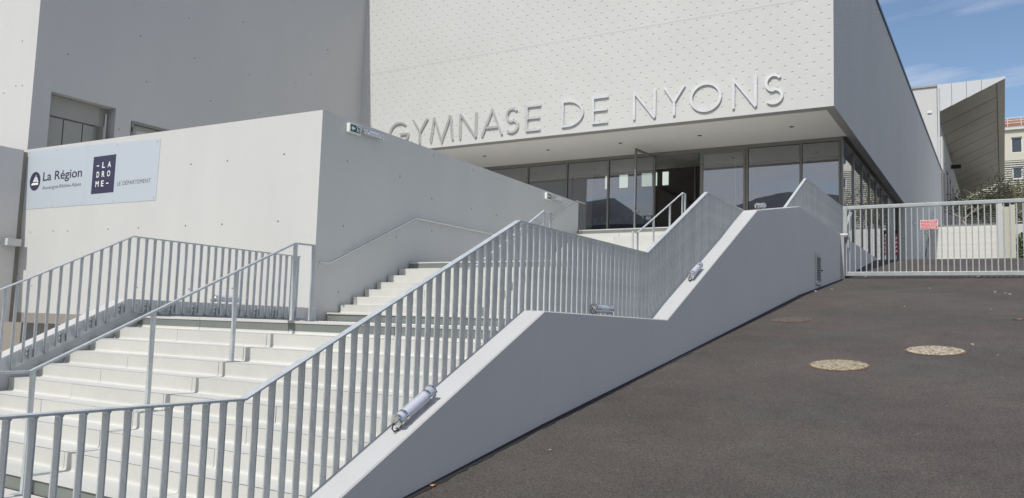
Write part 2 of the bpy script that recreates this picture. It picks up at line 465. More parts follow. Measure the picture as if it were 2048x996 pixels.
# ------------------------------------------------------------------ ground
RAMP = [(-14, -1.95), (0, -1.9), (3, -1.68), (5.13, -1.356), (7.32, -.99), (10.87, -.444), (19.5, .908), (24.9, 1.60), (25.3, 1.68), (33.0, 2.87), (34.6, 2.93), (36, 2.94), (62, 2.94)]
def build_ground():
    xs = [-4000, -60, -4.4, -4.2, 30, 60, 4000]
    ys = [-5000, -14, 0, 3, 5.13, 7.32, 10.87, 19.5, 24.9, 25.3, 31, 33, 36, 62, 300, 5000]
    mb = MB(); V = []
    for y in ys:
        for x in xs:
            z = lerp_path(RAMP, y) - 0.03
            if x <= -4.4: z = min(z, -1.98) if y < 32 else z
            V.append((x, y, z))
    n = len(xs)
    F = [(j * n + i, j * n + i + 1, (j + 1) * n + i + 1, (j + 1) * n + i) for j in range(len(ys) - 1) for i in range(n - 1)]
    mb.add(V, F); structure('ground', mb, M['ground'])
    # asphalt sheet
    mb = MB(); V = []; yy = []
    for (a, za), (b, zb) in zip(RAMP, RAMP[1:]):
        k = max(1, int((b - a) / 1.0)); yy += [a + (b - a) * i / k for i in range(k)]
    yy.append(RAMP[-1][0])
    xs = [-4.04, -2, 0, 2, 5, 9, 14, 24]
    for y in yy:
        for i, x in enumerate(xs): V.append((x, y, lerp_path(RAMP, y)))
    n = len(xs)
    mb.add(V, [(j * n + i, j * n + i + 1, (j + 1) * n + i + 1, (j + 1) * n + i) for j in range(len(yy) - 1) for i in range(n - 1)])
    structure('asphalt_ramp', mb, M['asphalt'], smooth=True)
    mb = MB(); mb.box((-40, -14, -2.2), (-10.90, 15, -1.95)); structure('bounce_slab', mb, M['slab'])  # pale slab added to bounce light onto the shaded left block
    # ragged bitumen joint along the stair wall
    mb = MB(); V = []; y = 0.0
    while y < 33:
        w = 0.035 + 0.03 * random.random() + (0.02 if y < 25 else 0)
        z = lerp_path(RAMP, y)
        V += [(-4.012, y, z + .012), (-4.0 + w, y, z + 0.006), (-4.0 + w + .006, y, z - .01)]
        y += 0.055 + 0.05 * random.random()
    k = len(V) // 3
    mb.add(V, [(3 * i + a, 3 * i + a + 1, 3 * i + a + 4, 3 * i + a + 3) for i in range(k - 1) for a in (0, 1)])
    structure('bitumen_joint', mb, M['tar'])
    # terrace above the rear stair
    mb = MB(); mb.box((-4.2, 60.3, 2.5), (70, 500, 7.42)); structure('upper_terrace', mb, M['slab'])
build_ground()

def hills():
    ridge = [(-4200, 260), (-3600, 330), (-3000, 300), (-2500, 380), (-2100, 350), (-1800, 430), (-1620, 462), (-1520, 483), (-1450, 515), (-1401, 540), (-1378, 546), (-1338, 516), (-1288, 472), (-1230, 446), (-1164, 432), (-1040, 440), (-922, 455), (-832, 481), (-789, 497), (-734, 517), (-662, 526), (-592, 512), (-489, 500), (-300, 440), (0, 360), (400, 400), (900, 300), (1600, 340), (2600, 250), (4200, 220)]
    mb = MB(); V = []; nx = 241
    rows = [(-1100, 0.02), (-1350, .10), (-1600, .18), (-1900, .36), (-2200, .52), (-2500, .70), (-2800, .90), (-3000, 1.0), (-3300, .9), (-4200, .3), (-4800, 0)]
    rr = random.Random(3)
    for y, k in rows:
        for i in range(nx):
            x = -4200 + 8400 * i / (nx - 1)
            z = -2.2 + lerp_path(ridge, x) * k
            if 0.05 < k: z += (rr.random() - .5) * (34 if k < 1 else 7) + 22 * math.sin(x * .012 + y * .01) * (1 - k)
            V.append((x, y, z))
    mb.add(V, [(j * nx + i, j * nx + i + 1, (j + 1) * nx + i + 1, (j + 1) * nx + i) for j in range(len(rows) - 1) for i in range(nx - 1)])
    structure('mountains', mb, M['hill'], smooth=True)
    # wooded bank across the road, behind the camera
    mb = MB(); V = []; nx = 61
    rows = [(-26, -2.1), (-32, 3), (-40, 13.2), (-44, 13.4), (-70, 13.5), (-100, -2.1)]
    for y, z in rows:
        for i in range(nx):
            x = -110 + 170 * i / (nx - 1)
            V.append((x, y, z + (rr.random() - .5) * (0.5 if z > 0 else 0)))
    mb.add(V, [(j * nx + i, j * nx + i + 1, (j + 1) * nx + i + 1, (j + 1) * nx + i) for j in range(len(rows) - 1) for i in range(nx - 1)])
    structure('wooded_bank', mb, M['bank'])
    t = thing('mesh_fence', (-40, -41, 13.3), 'long pale post fence along the top of the bank, mirrored in the entrance glass', 'fence')
    pm = MB().box((-.13, -.06, 0), (.13, .06, 1.25)).mesh('post', M['galv2'])
    for i in range(150): inst('post', pm, (-100 + i * 1.0, -41, 13.2), t)
    part('top_rail', MB().box((-100, -41.03, 14.40), (49, -40.97, 14.5)), M['galv2'], t)
hills()

# ------------------------------------------------------------------ stairs
RZ = 0.1607; TD = 0.3395
SEAMS = [-9.24, -7.575, -5.905]
def step_block(x0, x1, Y, z, r, first=False, last=False):
    rt = (z + r - 0.002) if not last else z + 0.035
    if first: front = [(Y - .008, z), (Y - .008, z - .03), (Y + .05, z - .03), (Y + .05, z - .06)]
    else: front = [(Y + .022, z), (Y + .05, z - .06)]
    pr = front[::-1]
    poly = [front[0], (Y + TD - .028, z), (Y + TD - .011, z + .004), (Y + TD - .003, z + .013), (Y + TD, z + .030)]
    if last: poly = poly[:-1] + [(Y + TD, z + .035), (Y + TD + .04, z + .035)]
    else: poly += [(Y + TD, rt), (Y + TD + .010, rt), (Y + TD + .034, z + .04)]
    poly += [(Y + TD + .036, z - .06)] + list(reversed(front[1:]))
    return MB().prism(poly, 0, x0, x1)
def flight(label, name, y1, z0, n, xl, xr):
    """y1: first nosing (riser 1) Y, z0: floor below, n risers"""
    t = thing(name, (xl, y1, z0), label, 'stairs')
    xs = [xl] + [s for s in SEAMS if xl < s < xr] + [xr]
    g = 0.0033
    for i in range(1, n):
        Y = y1 + (i - 1) * TD; z = z0 + i * RZ
        for a, b in zip(xs, xs[1:]):
            mb = step_block(a + g, b - g, Y + random.uniform(-.0015, .0015), z + random.uniform(-.001, .001), RZ, first=(i == 1), last=(i == n - 1))
            part('step_block', mb, M['step'], t)
    for k, (Y, za, zb) in enumerate([(y1 + .012, z0 + .001, z0 + RZ - .031), (y1 + (n - 1) * TD, z0 + (n - 1) * RZ + .037, z0 + n * RZ - .033)]):
        for a, b in zip(xs, xs[1:]):
            part('contrast_riser', MB().box((a + g, Y, za), (b - g, Y + .035, zb)), M['contrast'], t, label='dark grey-green contrast riser')
    ye = y1 + (n - 1) * TD; ze = z0 + n * RZ
    poly = [(y1 + .06, z0 - .02), (y1 + .06, z0 + .06)]
    for i in range(1, n):
        Y = y1 + (i - 1) * TD; z = z0 + i * RZ - .075
        poly += [(Y + .055, z), (Y + TD + .042, z)]
    poly += [(ye + .042, ze - .035), (ye + .3, ze - .035), (ye + .3, ze - .4), (y1 + .5, z0 - .35)]
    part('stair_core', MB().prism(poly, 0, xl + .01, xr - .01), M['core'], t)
    return t
XL, XR = -10.70, -4.282
ZL0 = -1.637; ZL1 = -0.03; ZL2 = ZL1 + 8 * RZ; ZL3 = ZL2 + 10 * RZ
Y1a = 7.25 - 9 * TD; Y2a = 13.54 - 7 * TD; Y3a = 21.45 - 9 * TD
flight('wide lower flight of pale precast steps rising to the first landing', 'lower_staircase', Y1a, ZL0, 10, -10.595, XR)
flight('middle flight of pale steps beside the tall corner wall', 'middle_staircase', Y2a, ZL1, 8, XL, XR)
flight('uppermost flight of pale steps leading to the glass entrance', 'upper_staircase', Y3a, ZL2, 10, XL, XR)

def landing(y0, y1, z, xl, xr, lip=True):
    root = bpy.data.objects.new('landing', None); COL.objects.link(root); root.location = (xl, y0, z); root['kind'] = 'structure'
    xs = [xl] + [s for s in SEAMS if xl < s < xr] + [xr]
    ys = [y0 + .036, y1]
    for a, b in zip(xs, xs[1:]):
        part('landing_slab', MB().box((a + .003, y0 - .008, z - .03), (b - .003, min(y0 + 0.9, y1) - .003, z)), M['slab'], root)
        y = y0 + .9
        while y < y1 - .01:
            e = min(y + 1.6, y1)
            part('landing_slab', MB().box((a + .003, y + .003, z - .03), (b - .003, e - .003, z)), M['slab'], root); y = e
    part('landing_core', MB().box((xl + .005, y0 + .30, z - .25), (xr - .005, y1 - .01, z - .034)), M['core'], root)
    return root
landing(-4, Y1a + .0, ZL0, -10.595, XR)
l1 = landing(7.25, Y2a + .0, ZL1, -10.595, XR)
landing(13.54, Y3a + .0, ZL2, XL, XR)
landing(21.45, 27.93, ZL3, XL, XR)
def studs():
    me = MB(); r = 0.0125
    for Y0, z, xa, xb in ((7.25, ZL1, -10.3, -4.5), (13.54, ZL2, -10.5, -4.5)):
        x = xa
        while x < xb:
            for j in range(7):
                y = Y0 + 0.34 + j * 0.058; n = 8; h = .006
                v = [(x + r * math.cos(k * math.pi / 4), y + r * math.sin(k * math.pi / 4), z) for k in range(8)] + [(x + .6 * r * math.cos(k * math.pi / 4), y + .6 * r * math.sin(k * math.pi / 4), z + h) for k in range(8)]
                me.add(v, [(k, (k + 1) % 8, (k + 1) % 8 + 8, k + 8) for k in range(8)] + [tuple(range(8, 16))])
            x += 0.058
    o = part('tactile_studs', me, M['plastic'], None, smooth=True); o['kind'] = 'stuff'
    tag(o, 'white tactile warning studs dotted along the landing edge above the lower steps', 'studs')
studs()

# ------------------------------------------------------------------ ramp-side stair wall
WTOP = [(-4, -1.45), (3.955, -1.45), (7.30, .158), (10.85, .148), (15.68, 2.356), (19.5, 2.97), (33.6, 2.93)]
WX0, WX1 = -4.0, -4.28
def stair_wall():
    t = thing('stair_side_wall', (-4.14, 3, -1.9), 'long grey side wall stepping up between the stairs and the asphalt ramp', 'wall')
    cuts = [-4, 7.294, 10.862, 15.9, 24.95, 33.6]
    holes = [(3.05 + 0, 0, 0, 0)]
    # tie holes in ramp face
    H = [(17.0, 2.15), (18.2, 2.05), (19.3, 1.95), (20.4, 1.9), (23.6, 2.2), (24.5, 2.0), (18.35, .98), (18.9, 1.0), (19.9, 1.02), (20.5, 1.0), (13.2, 1.2)]
    for a, b in zip(cuts, cuts[1:]):
        a2, b2 = a + .004, b - .004
        top = [(a2, lerp_path(WTOP, a2))] + [p for p in WTOP if a2 < p[0] < b2] + [(b2, lerp_path(WTOP, b2))]
        ch = .012
        # face with dishes, chamfer strip, top, back, ends
        bot = [(b2, -2.2 if b2 < 20 else 0.6), (a2, -2.2 if a2 < 20 else 0.6)]
        topl = [(y, z - ch) for y, z in top]
        outer = topl + bot
        ds = [(y, z, .022, .02) for y, z in H if a2 < y < b2]
        mb = face_wall(outer, lambda u, v, d: (WX0 - d, u, v), ds)
        n = len(top)
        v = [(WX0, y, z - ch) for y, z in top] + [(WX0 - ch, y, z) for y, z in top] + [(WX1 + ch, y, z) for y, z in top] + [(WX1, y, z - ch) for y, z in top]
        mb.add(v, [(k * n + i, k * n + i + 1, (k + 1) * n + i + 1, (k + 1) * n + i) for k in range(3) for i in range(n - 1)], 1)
        mb.add([(WX1, *p) for p in outer], [tuple(range(len(outer)))])
        for (y, z), zb in (((a2, top[0][1]), bot[1][1]), ((b2, top[-1][1]), bot[0][1])):
            mb.add([(WX0, y, zb), (WX0, y, z - ch), (WX0 - ch, y, z), (WX1 + ch, y, z), (WX1, y, z - ch), (WX1, y, zb)], [(0, 1, 2, 3, 4, 5)])
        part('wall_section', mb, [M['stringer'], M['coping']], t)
    for c in cuts[1:-1]:
        z = lerp_path(WTOP, c)
        part('joint_filler', MB().box((WX0 - .0015, c - .006, -2.1 if c < 20 else .6), (WX1 + .006, c + .006, z - .005)), M['plastic'], t)
    return t
stair_wall()

# ------------------------------------------------------------------ balustrades
def balustrade(label, X, path, y0, y1, barbot, fascia=False, inward=1):
    t = thing('balustrade', (X, y0, lerp_path(path, y0) - 1.1), label, 'railing')
    part('top_rail', MB().ribbon(path, X - .034, X + .034, .016), M['galv'], t, bevel=0.003)
    h = 1.07
    bm_ = MB().box((-.030, -.005, -h), (.030, .005, -.016)).add([(-.030, -.014, -.0165), (.030, -.014, -.0165), (.030, .014, -.0165), (-.030, .014, -.0165), (-.030, -.005, -.03), (.030, -.005, -.03), (.030, .005, -.03), (-.030, .005, -.03)], [(0, 1, 5, 4), (2, 3, 7, 6), (1, 2, 6, 5), (3, 0, 4, 7)]).mesh('baluster', M['galv'])
    y = y0; 
    while y < y1:
        inst('baluster', bm_, (X, y, lerp_path(path, y) + .001), t); y += 0.1345
    return t
PR = [(-1.2, -.532), (3.77, -.535), (7.255, 1.095), (10.82, 1.09), (13.53, 2.385), (18.20, 2.395), (21.72, 4.035), (27.6, 4.09)]
balustrade('long galvanised balustrade on the ramp-side wall, climbing all three flights to the entrance', -4.326, PR, -1.09, 27.55, 0)
PL = [(0.5, -.53), (3.78, -.53), (7.06, 1.095), (10.275, 1.09)]
bl = balustrade('left galvanised balustrade with steel base plate, running up to the sign wall', -10.57, PL, 0.70, 10.38, 0)
FT = [(-2, -1.425), (3.80, -1.425), (7.08, .185), (10.805, .182)]
def left_curb():
    t = bl
    fas = MB().ribbon([(0.5, -1.425), (3.80, -1.425), (7.08, .182), (10.5, .182)], -10.604, -10.612, .175)
    part('base_plate', fas, M['galv'], t)
    br = MB().box((-.018, -.022, -.075), (.018, .022, .05)).mesh('bracket', M['galv2'])
    bo = MB().tube([(-.0, 0, 0), (.022, 0, 0)], .011, 8).mesh('bolt', M['steel'])
    y = 0.70; k = 0
    while y < 10.3:
        if k % 3 != 1:
            z = lerp_path(FT, y)
            if k % 3 == 0: inst('bracket', br, (-10.586, y + .035, z - .1), t)
            else: inst('bracket', br, (-10.586, y - .035, z - .1), t)
            if k % 3 == 2:
                for dz in (.055, .11): inst('bolt', bo, (-10.603, y - .08, z - dz), t)
        y += .1345; k += 1
    w = thing('stair_curb', (-10.75, 7, -1.6), 'low concrete curb under the left balustrade beside the lower steps', 'wall')
    prof = [(-4, -1.405), (3.81, -1.405), (7.09, .205), (10.81, .202)]
    poly = prof + [(10.81, -.30), (7.3, -.30), (4.0, -1.98), (-4, -1.98)]
    part('curb_body', MB().prism(poly, 0, -10.615, -10.87), M['side'], w, bevel=0.008)
left_curb()

def central_handrail(label, pts, posts, X=-7.54, zfun=None):
    pts = [(a * 1.019, b * 1.019) for a, b in pts]; posts = [p * 1.019 for p in posts]
    t = thing('central_handrail', (X, pts[0][0], zfun(pts[0][0])), label, 'railing')
    part('rail', MB().ribbon(pts, X - .022, X + .022, .022), M['galv'], t, bevel=0.004)
    for y in posts:
        z = lerp_path(pts, y)
        zb = zfun(y)
        part('post', MB().box((X - .021, y - .019, zb), (X + .021, y + .019, z - .012)), M['galv'], t, bevel=0.003)
        part('foot_plate', MB().box((X - .05, y - .09, zb), (X + .05, y + .09, zb + .008)), M['galv'], t)
    return t
def zf(y1, z0, n):
    def f(y):
        if y < y1: return z0
        i = min(n, int((y - y1) / TD) + 1); return z0 + i * RZ
    return f
central_handrail('central galvanised handrail on slim posts in the middle of the lower steps', [(3.42, -.535), (4.05, -.532), (7.10, .925), (7.45, .932)], [3.44, 4.08, 5.24, 6.255, 7.12, 7.43], zfun=zf(Y1a, ZL0, 10))
central_handrail('central handrail of the middle flight, its looped end showing above the balustrade', [(10.75, .90), (11.0, .905), (13.36, 2.19), (13.66, 2.19)], [10.77, 11.05, 12.2, 13.38, 13.64], zfun=zf(Y2a, ZL1, 8))
central_handrail('central handrail of the uppermost flight in front of the open glass door', [(17.66, 2.285), (17.95, 2.29), (21.10, 3.745), (21.34, 3.75)], [17.68, 17.98, 19.0, 20.14, 21.1, 21.32], zfun=zf(Y3a, ZL2, 10))

# ------------------------------------------------------------------ corner wall: sign face (Y) and stair face (X)
XW = -10.74; YS = 10.82
def corner_wall():
    t = thing('corner_wall', (XW, YS, 0), 'white concrete corner wall with sunlit sign face and shaded stair face', 'wall')
    H = [(-14.41, 3.12), (-13.29, 3.105), (-14.45, 1.83), (-13.33, 1.82), (-20.28, 1.88), (-19.29, 1.874), (-18.69, 1.854), (-17.12, 1.85), (-16.02, 1.845), (-11.69, 3.107), (-11.75, 1.82), (-14.2, .52), (-15.9, .55), (-17.6, .58), (-19.3, .56), (-20.0, .57), (-12.9, .54), (-11.8, .55)]
    outer = [(-21.0, -.065), (XW - .0, -.065), (XW, 3.872), (-21.0, 3.975)]
    mb = face_wall(outer, lambda u, v, d: (u, YS + d, v), [(u, v, .025, .022) for u, v in H])
    th = .24
    mb.add([(-21, YS, 3.975), (XW, YS, 3.872), (XW, YS + th, 3.872), (-21, YS + th, 3.975)], [(0, 1, 2, 3)])
    mb.add([(-21, YS + th, 2.8), (-21, YS + th, 3.975), (XW - th, YS + th, 3.875), (XW - th, YS + th, 2.8)], [(0, 1, 2, 3)])
    part('sign_face', mb, M['white'], t)
    H = [(11.54, 3.065), (13.14, 3.044), (14.275, 2.751), (14.283, 3.717), (11.522, 1.803), (13.113, 1.778), (14.324, 2.035), (11.479, .542), (15.86, 3.68), (16.99, 3.66), (18.55, 3.64), (15.84, 2.737), (16.95, 2.731), (18.4, 2.72), (13.2, .62)]
    outer = [(YS, -1.9), (21.49, -1.9), (21.49, 3.695), (YS, 3.872)]
    mb = face_wall(outer, lambda u, v, d: (XW - d, u, v), [(u, v - .02, .025, .022) for u, v in H])
    mb.add([(XW, YS, 3.872), (XW, 21.49, 3.695), (XW - th, 21.49, 3.695), (XW - th, YS, 3.872)], [(0, 1, 2, 3)])
    mb.add([(XW, 21.49, 2), (XW, 21.49, 3.695), (XW - th, 21.49, 3.695), (XW - th, 21.49, 2)], [(0, 1, 2, 3)])
    mb.add([(XW - th, YS + th, 2.8), (XW - th, YS + th, 3.87), (XW - th, 21.49, 3.695), (XW - th, 21.49, 2.8)], [(0, 1, 2, 3)])
    part('stair_face', mb, M['white'], t)
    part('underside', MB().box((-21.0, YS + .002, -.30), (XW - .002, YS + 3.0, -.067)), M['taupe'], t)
corner_wall()
mb = MB().box((-21.76, YS + .25, 2.6), (XW - .25, 27.93, 2.86)); structure('terrace_deck', mb, M['slab'])

def undercroft():
    t = thing('undercroft_wall', (-20, 13.9, -2), 'taupe recessed wall in shadow beneath the sign wall', 'wall')
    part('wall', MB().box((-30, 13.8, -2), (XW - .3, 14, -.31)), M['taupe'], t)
    part('plinth', MB().box((-24.0, 13.62, -2), (-11.2, 13.79, -.98)), M['fascia'], t)
    part('pier', MB().box((-21.4, 11.4, -2), (-20.55, 11.9, -.31)), M['side'], t)
undercroft()

# handrail fixed on the stair face
def wall_handrail():
    X = XW + .075
    path = [(10.87, 1.035), (11.12, 1.045), (13.62, 2.20), (17.75, 2.205), (18.15, 2.29), (21.22, 3.70), (21.75, 3.70)]
    t = thing('wall_handrail', (XW, 10.9, 1.0), 'slim stainless handrail bracketed along the shaded stair wall', 'handrail')
    pts = []
    for i, (y, z) in enumerate(path): pts.append((X, y, z))
    for a, b in zip(pts, pts[1:]): pass
    part('rail', MB().tube(pts, .0185, 10), M['steel'], t, smooth=True)
    for y in (10.95, 12.35, 13.70, 14.85, 16.0, 17.2, 18.3, 19.9, 21.25):
        z = lerp_path(path, y)
        m = MB().tube([(XW + .001, y, z - .075), (XW + .007, y, z - .075)], .034, 14)
        m.tube([(XW + .006, y, z - .075), (XW + .05, y, z - .072), (X, y, z - .045), (X, y, z - .012)], .0075, 8)
        part('bracket', m, M['steel'], t, smooth=True)
wall_handrail()

# ------------------------------------------------------------------ sign panel
def text_mesh(s, size, extrude=0.0015, offset=0.0, spacing=1.0):
    cu = bpy.data.curves.new('txt', 'FONT'); cu.body = s; cu.size = size; cu.extrude = extrude; cu.offset = offset
    cu.space_character = spacing; cu.resolution_u = 4
    ob = bpy.data.objects.new('txt', cu); COL.objects.link(ob)
    dg = bpy.context.evaluated_depsgraph_get(); dg.update()
    me = bpy.data.meshes.new_from_object(ob.evaluated_get(dg))
    bpy.data.objects.remove(ob); bpy.data.curves.remove(cu)
    return me
def text_part(s, x0, x1, zb, zt, plane, axis, mt, parent, name, offset=0.0, spacing=1.0, capref=None, sign=1):
    """fit text in x0..x1 (along axis), z from zb to zt (bounding box). axis 'x': faces -Y at y=plane; 'y': faces +X at x=plane"""
    me = text_mesh(s, 1.0, 0.0, offset, spacing)
    vs = [v.co.copy() for v in me.vertices]
    ax, bx = min(v.x for v in vs), max(v.x for v in vs); ay, by = min(v.y for v in vs), max(v.y for v in vs)
    if capref is not None: ay, by = capref
    org = wloc(parent)
    for v in me.vertices:
        u = x0 + (v.co.x - ax) / (bx - ax) * (x1 - x0); w = zb + (v.co.y - ay) / (by - ay) * (zt - zb)
        v.co = Vector((u, plane, w)) - org if axis == 'x' else Vector((plane, u, w)) - org
    me.materials.clear(); me.materials.append(mt)
    o = bpy.data.objects.new(name, me); COL.objects.link(o); o.parent = parent
    return o
def sign_panel():
    t = thing('sign_panel', (-18.1, YS, 2.44), 'pale blue sign panel with two printed logos on the white wall', 'sign')
    ys = YS - .006
    part('panel', MB().prism([(-20.68, 2.463), (-18.114, 2.447), (-18.114, 3.852), (-20.68, 3.932)], 1, ys, YS - .001), M['signp'], t)
    part('panel', MB().prism([(-18.111, 2.447), (-15.49, 2.425), (-15.465, 3.765), (-18.111, 3.852)], 1, ys, YS - .001), M['signp'], t)
    yl = ys - .003
    # round emblem
    c = [(-20.245 + .232 * math.cos(2 * math.pi * k / 48), 3.142 + .232 * math.sin(2 * math.pi * k / 48)) for k in range(48)]
    em = part('emblem', MB().prism(c, 1, yl, ys - .0005), M['navy'], t, label='navy round emblem with a white peak')
    m = MB()
    for poly in ([(-20.40, 3.045), (-20.36, 3.10), (-20.09, 3.10), (-20.10, 3.045)],
                 [(-20.33, 3.125), (-20.215, 3.29), (-20.175, 3.255), (-20.265, 3.125)],
                 [(-20.205, 3.30), (-20.09, 3.115), (-20.145, 3.115), (-20.225, 3.24)],
                 [(-20.265, 3.132), (-20.245, 3.165), (-20.185, 3.165), (-20.165, 3.132)]):
        m.prism(poly, 1, yl - .004, yl - .001)
    part('peak_mark', m, M['white_p'], em)
    yt = ys - .002
    text_part('La Région', -19.905, -18.285, 3.128, 3.352, yt, 'x', M['navy'], t, 'lettering', offset=.012, capref=(0, .729))
    text_part('Auvergne-Rhône-Alpes', -19.90, -18.29, 2.915, 3.005, yt, 'x', M['greyp'], t, 'lettering', offset=0.0, capref=(0, .729))
    sq = part('logo_square', MB().box((-17.865, yl, 2.688), (-17.015, ys - .0005, 3.552)), M['navy'], t, label='navy square logo')
    for ch, xa, xb, za, zb in (('L', -17.505, -17.405, 3.27, 3.405), ('A', -17.30, -17.18, 3.27, 3.405),
                               ('D', -17.70, -17.60, 3.06, 3.195), ('R', -17.50, -17.39, 3.06, 3.195), ('O', -17.30, -17.185, 3.06, 3.195),
                               ('M', -17.715, -17.59, 2.845, 2.98), ('E', -17.50, -17.405, 2.845, 2.98)):
        text_part(ch, xa, xb, za, zb, yl - .002, 'x', M['white_p'], sq, 'letter', offset=.014)
    for xa, xb, z in ((-17.72, -17.63, 3.33), (-17.31, -17.22, 2.905)):
        part('dash', MB().box((xa, yl - .003, z - .011), (xb, yl - .001, z + .011)), M['white_p'], sq)
    text_part('LE DÉPARTEMENT', -16.90, -15.705, 2.826, 2.921, yt, 'x', M['greyp'], t, 'lettering', offset=0.0, spacing=1.12, capref=(0, .729))
    for x, z in ((-20.6, 3.87), (-19.4, 3.84), (-18.2, 3.80), (-17.0, 3.76), (-15.56, 3.71), (-20.6, 2.50), (-19.4, 2.5), (-18.2, 2.5), (-17.0, 2.48), (-15.56, 2.48)):
        part('screw', MB().tube([(x, ys - .003, z), (x, ys, z)], .010, 8), M['greyp'], t)
sign_panel()

# ------------------------------------------------------------------ side building on the left (dark shaded wall) and left block
XD = -21.77; YD = 11.36
def side_building():
    t = thing('side_building', (XD, YD, 2.8), 'tall white building at left whose shaded wall holds the shutters', 'building')
    rnd = random.Random(5)
    H = [(12.2, 7.0), (14.6, 6.9), (16.9, 6.9), (13.85, 5.27), (13.35, 9.4), (15.9, 9.3), (18.4, 8.2), (20.5, 8.5), (22.6, 7.4), (16.2, 8.1), (18.0, 9.9), (20.0, 6.7), (14.3, 8.2), (22.0, 10.2), (21.2, 9.0), (18.9, 7.0), (15.2, 10.6), (17.4, 11.6)]
    op = [[(11.85, 2.84), (13.72, 2.84), (13.72, 5.86), (11.85, 5.87)], [(14.22, 2.84), (15.6, 2.84), (15.6, 5.62), (14.22, 5.62)]]
    outer = [(YD, 2.80), (24.1, 2.80), (24.1, 14.8), (YD, 14.8)]
    mb = face_wall(outer, lambda u, v, d: (XD - d, u, v), [(u, v, .03, .025) for u, v in H], op, reveal=.36)
    part('shaded_wall', mb, M['side'], t)
    outer = [(-32, 3.5), (XD, 3.5), (XD, 14.8), (-32, 14.8)]
    H = [(-22.3, 5.95), (-22.62, 5.98), (-23.2, 5.85), (-22.4, 8.5), (-22.9, 8.5), (-22.5, 7.2), (-24.0, 7.2)]
    part('sunlit_wall', face_wall(outer, lambda u, v, d: (u, YD + d, v), [(u, v, .03, .025) for u, v in H]), M['white'], t)
    part('roof', MB().box((-32, YD + .01, 14.6), (XD - .01, 24.1, 14.79)), M['fascia'], t)
    # shutters set back in the opening
    xs = XD - .36
    sh = part('lintel_box', MB().box((xs, 11.86, 5.29), (xs + .08, 13.40, 5.855)), M['shutter'], t)
    for a, b in ((11.86, 12.40), (12.43, 12.95), (12.98, 13.30)):
        part('shutter', MB().box((xs + .01, a, 2.86), (xs + .05, b, 5.25)), M['shutter'], t, bevel=0.004)
    part('shutter_back', MB().box((xs - .03, 11.80, 2.80), (xs - .005, 13.78, 5.95)), M['shutter'], t)
    part('door_back', MB().box((XD - .42, 14.1, 2.8), (XD - .365, 15.7, 5.7)), M['dark'], t)
    part('open_shutter', MB().box((xs + .0, 13.42, 2.86), (xs + .30, 13.46, 5.27)), M['shutter'], t)
    part('guide_rail', MB().box((xs + .05, 13.60, 2.9), (xs + .08, 13.63, 5.7)), M['plastic'], t)
    part('reveal_panel', MB().box((xs + .02, 13.48, 2.86), (xs + .05, 13.58, 5.27)), M['shutter'], t)
    # door with frame
    dr = part('door', MB().box((XD - .12, 14.25, 2.86), (XD - .08, 15.57, 5.53)), M['shutter'], t)
    f = MB().box((XD - .1, 14.23, 2.86), (XD + .02, 14.30, 5.61)).box((XD - .1, 15.52, 2.86), (XD + .02, 15.59, 5.61)).box((XD - .1, 14.301, 5.54), (XD + .02, 15.519, 5.61))
    part('door_frame', f, M['alu'], dr)
    part('door_pane', MB().box((XD - .075, 14.42, 3.2), (XD - .07, 15.40, 5.38)), M['glass'], dr)
    part('hinge', MB().box((XD + .02, 14.235, 5.30), (XD + .035, 14.262, 5.42)), M['black'], dr)
side_building()

def left_block():
    t = thing('left_block', (-20.8, 10, -.3), 'grey side of the projecting concrete block at the far left edge', 'wall')
    poly = [(2, -.30), (10.70, -.30), (10.70, 3.93), (2, 3.93)]
    part('block_face', MB().prism(poly, 0, -20.65, -24), M['stringer'], t, bevel=.006)
    part('ledge', MB().box((-20.649, 10.36, 1.53), (-20.36, 10.68, 1.70)), M['white'], t)
    part('gap_filler', MB().box((-21.2, 10.701, -.3), (-20.70, 10.819, 3.9)), M['taupe'], t)
    part('pier', MB().box((-22.4, 9.6, -2), (-21.2, 10.4, -.305)), M['taupe'], t)
left_block()

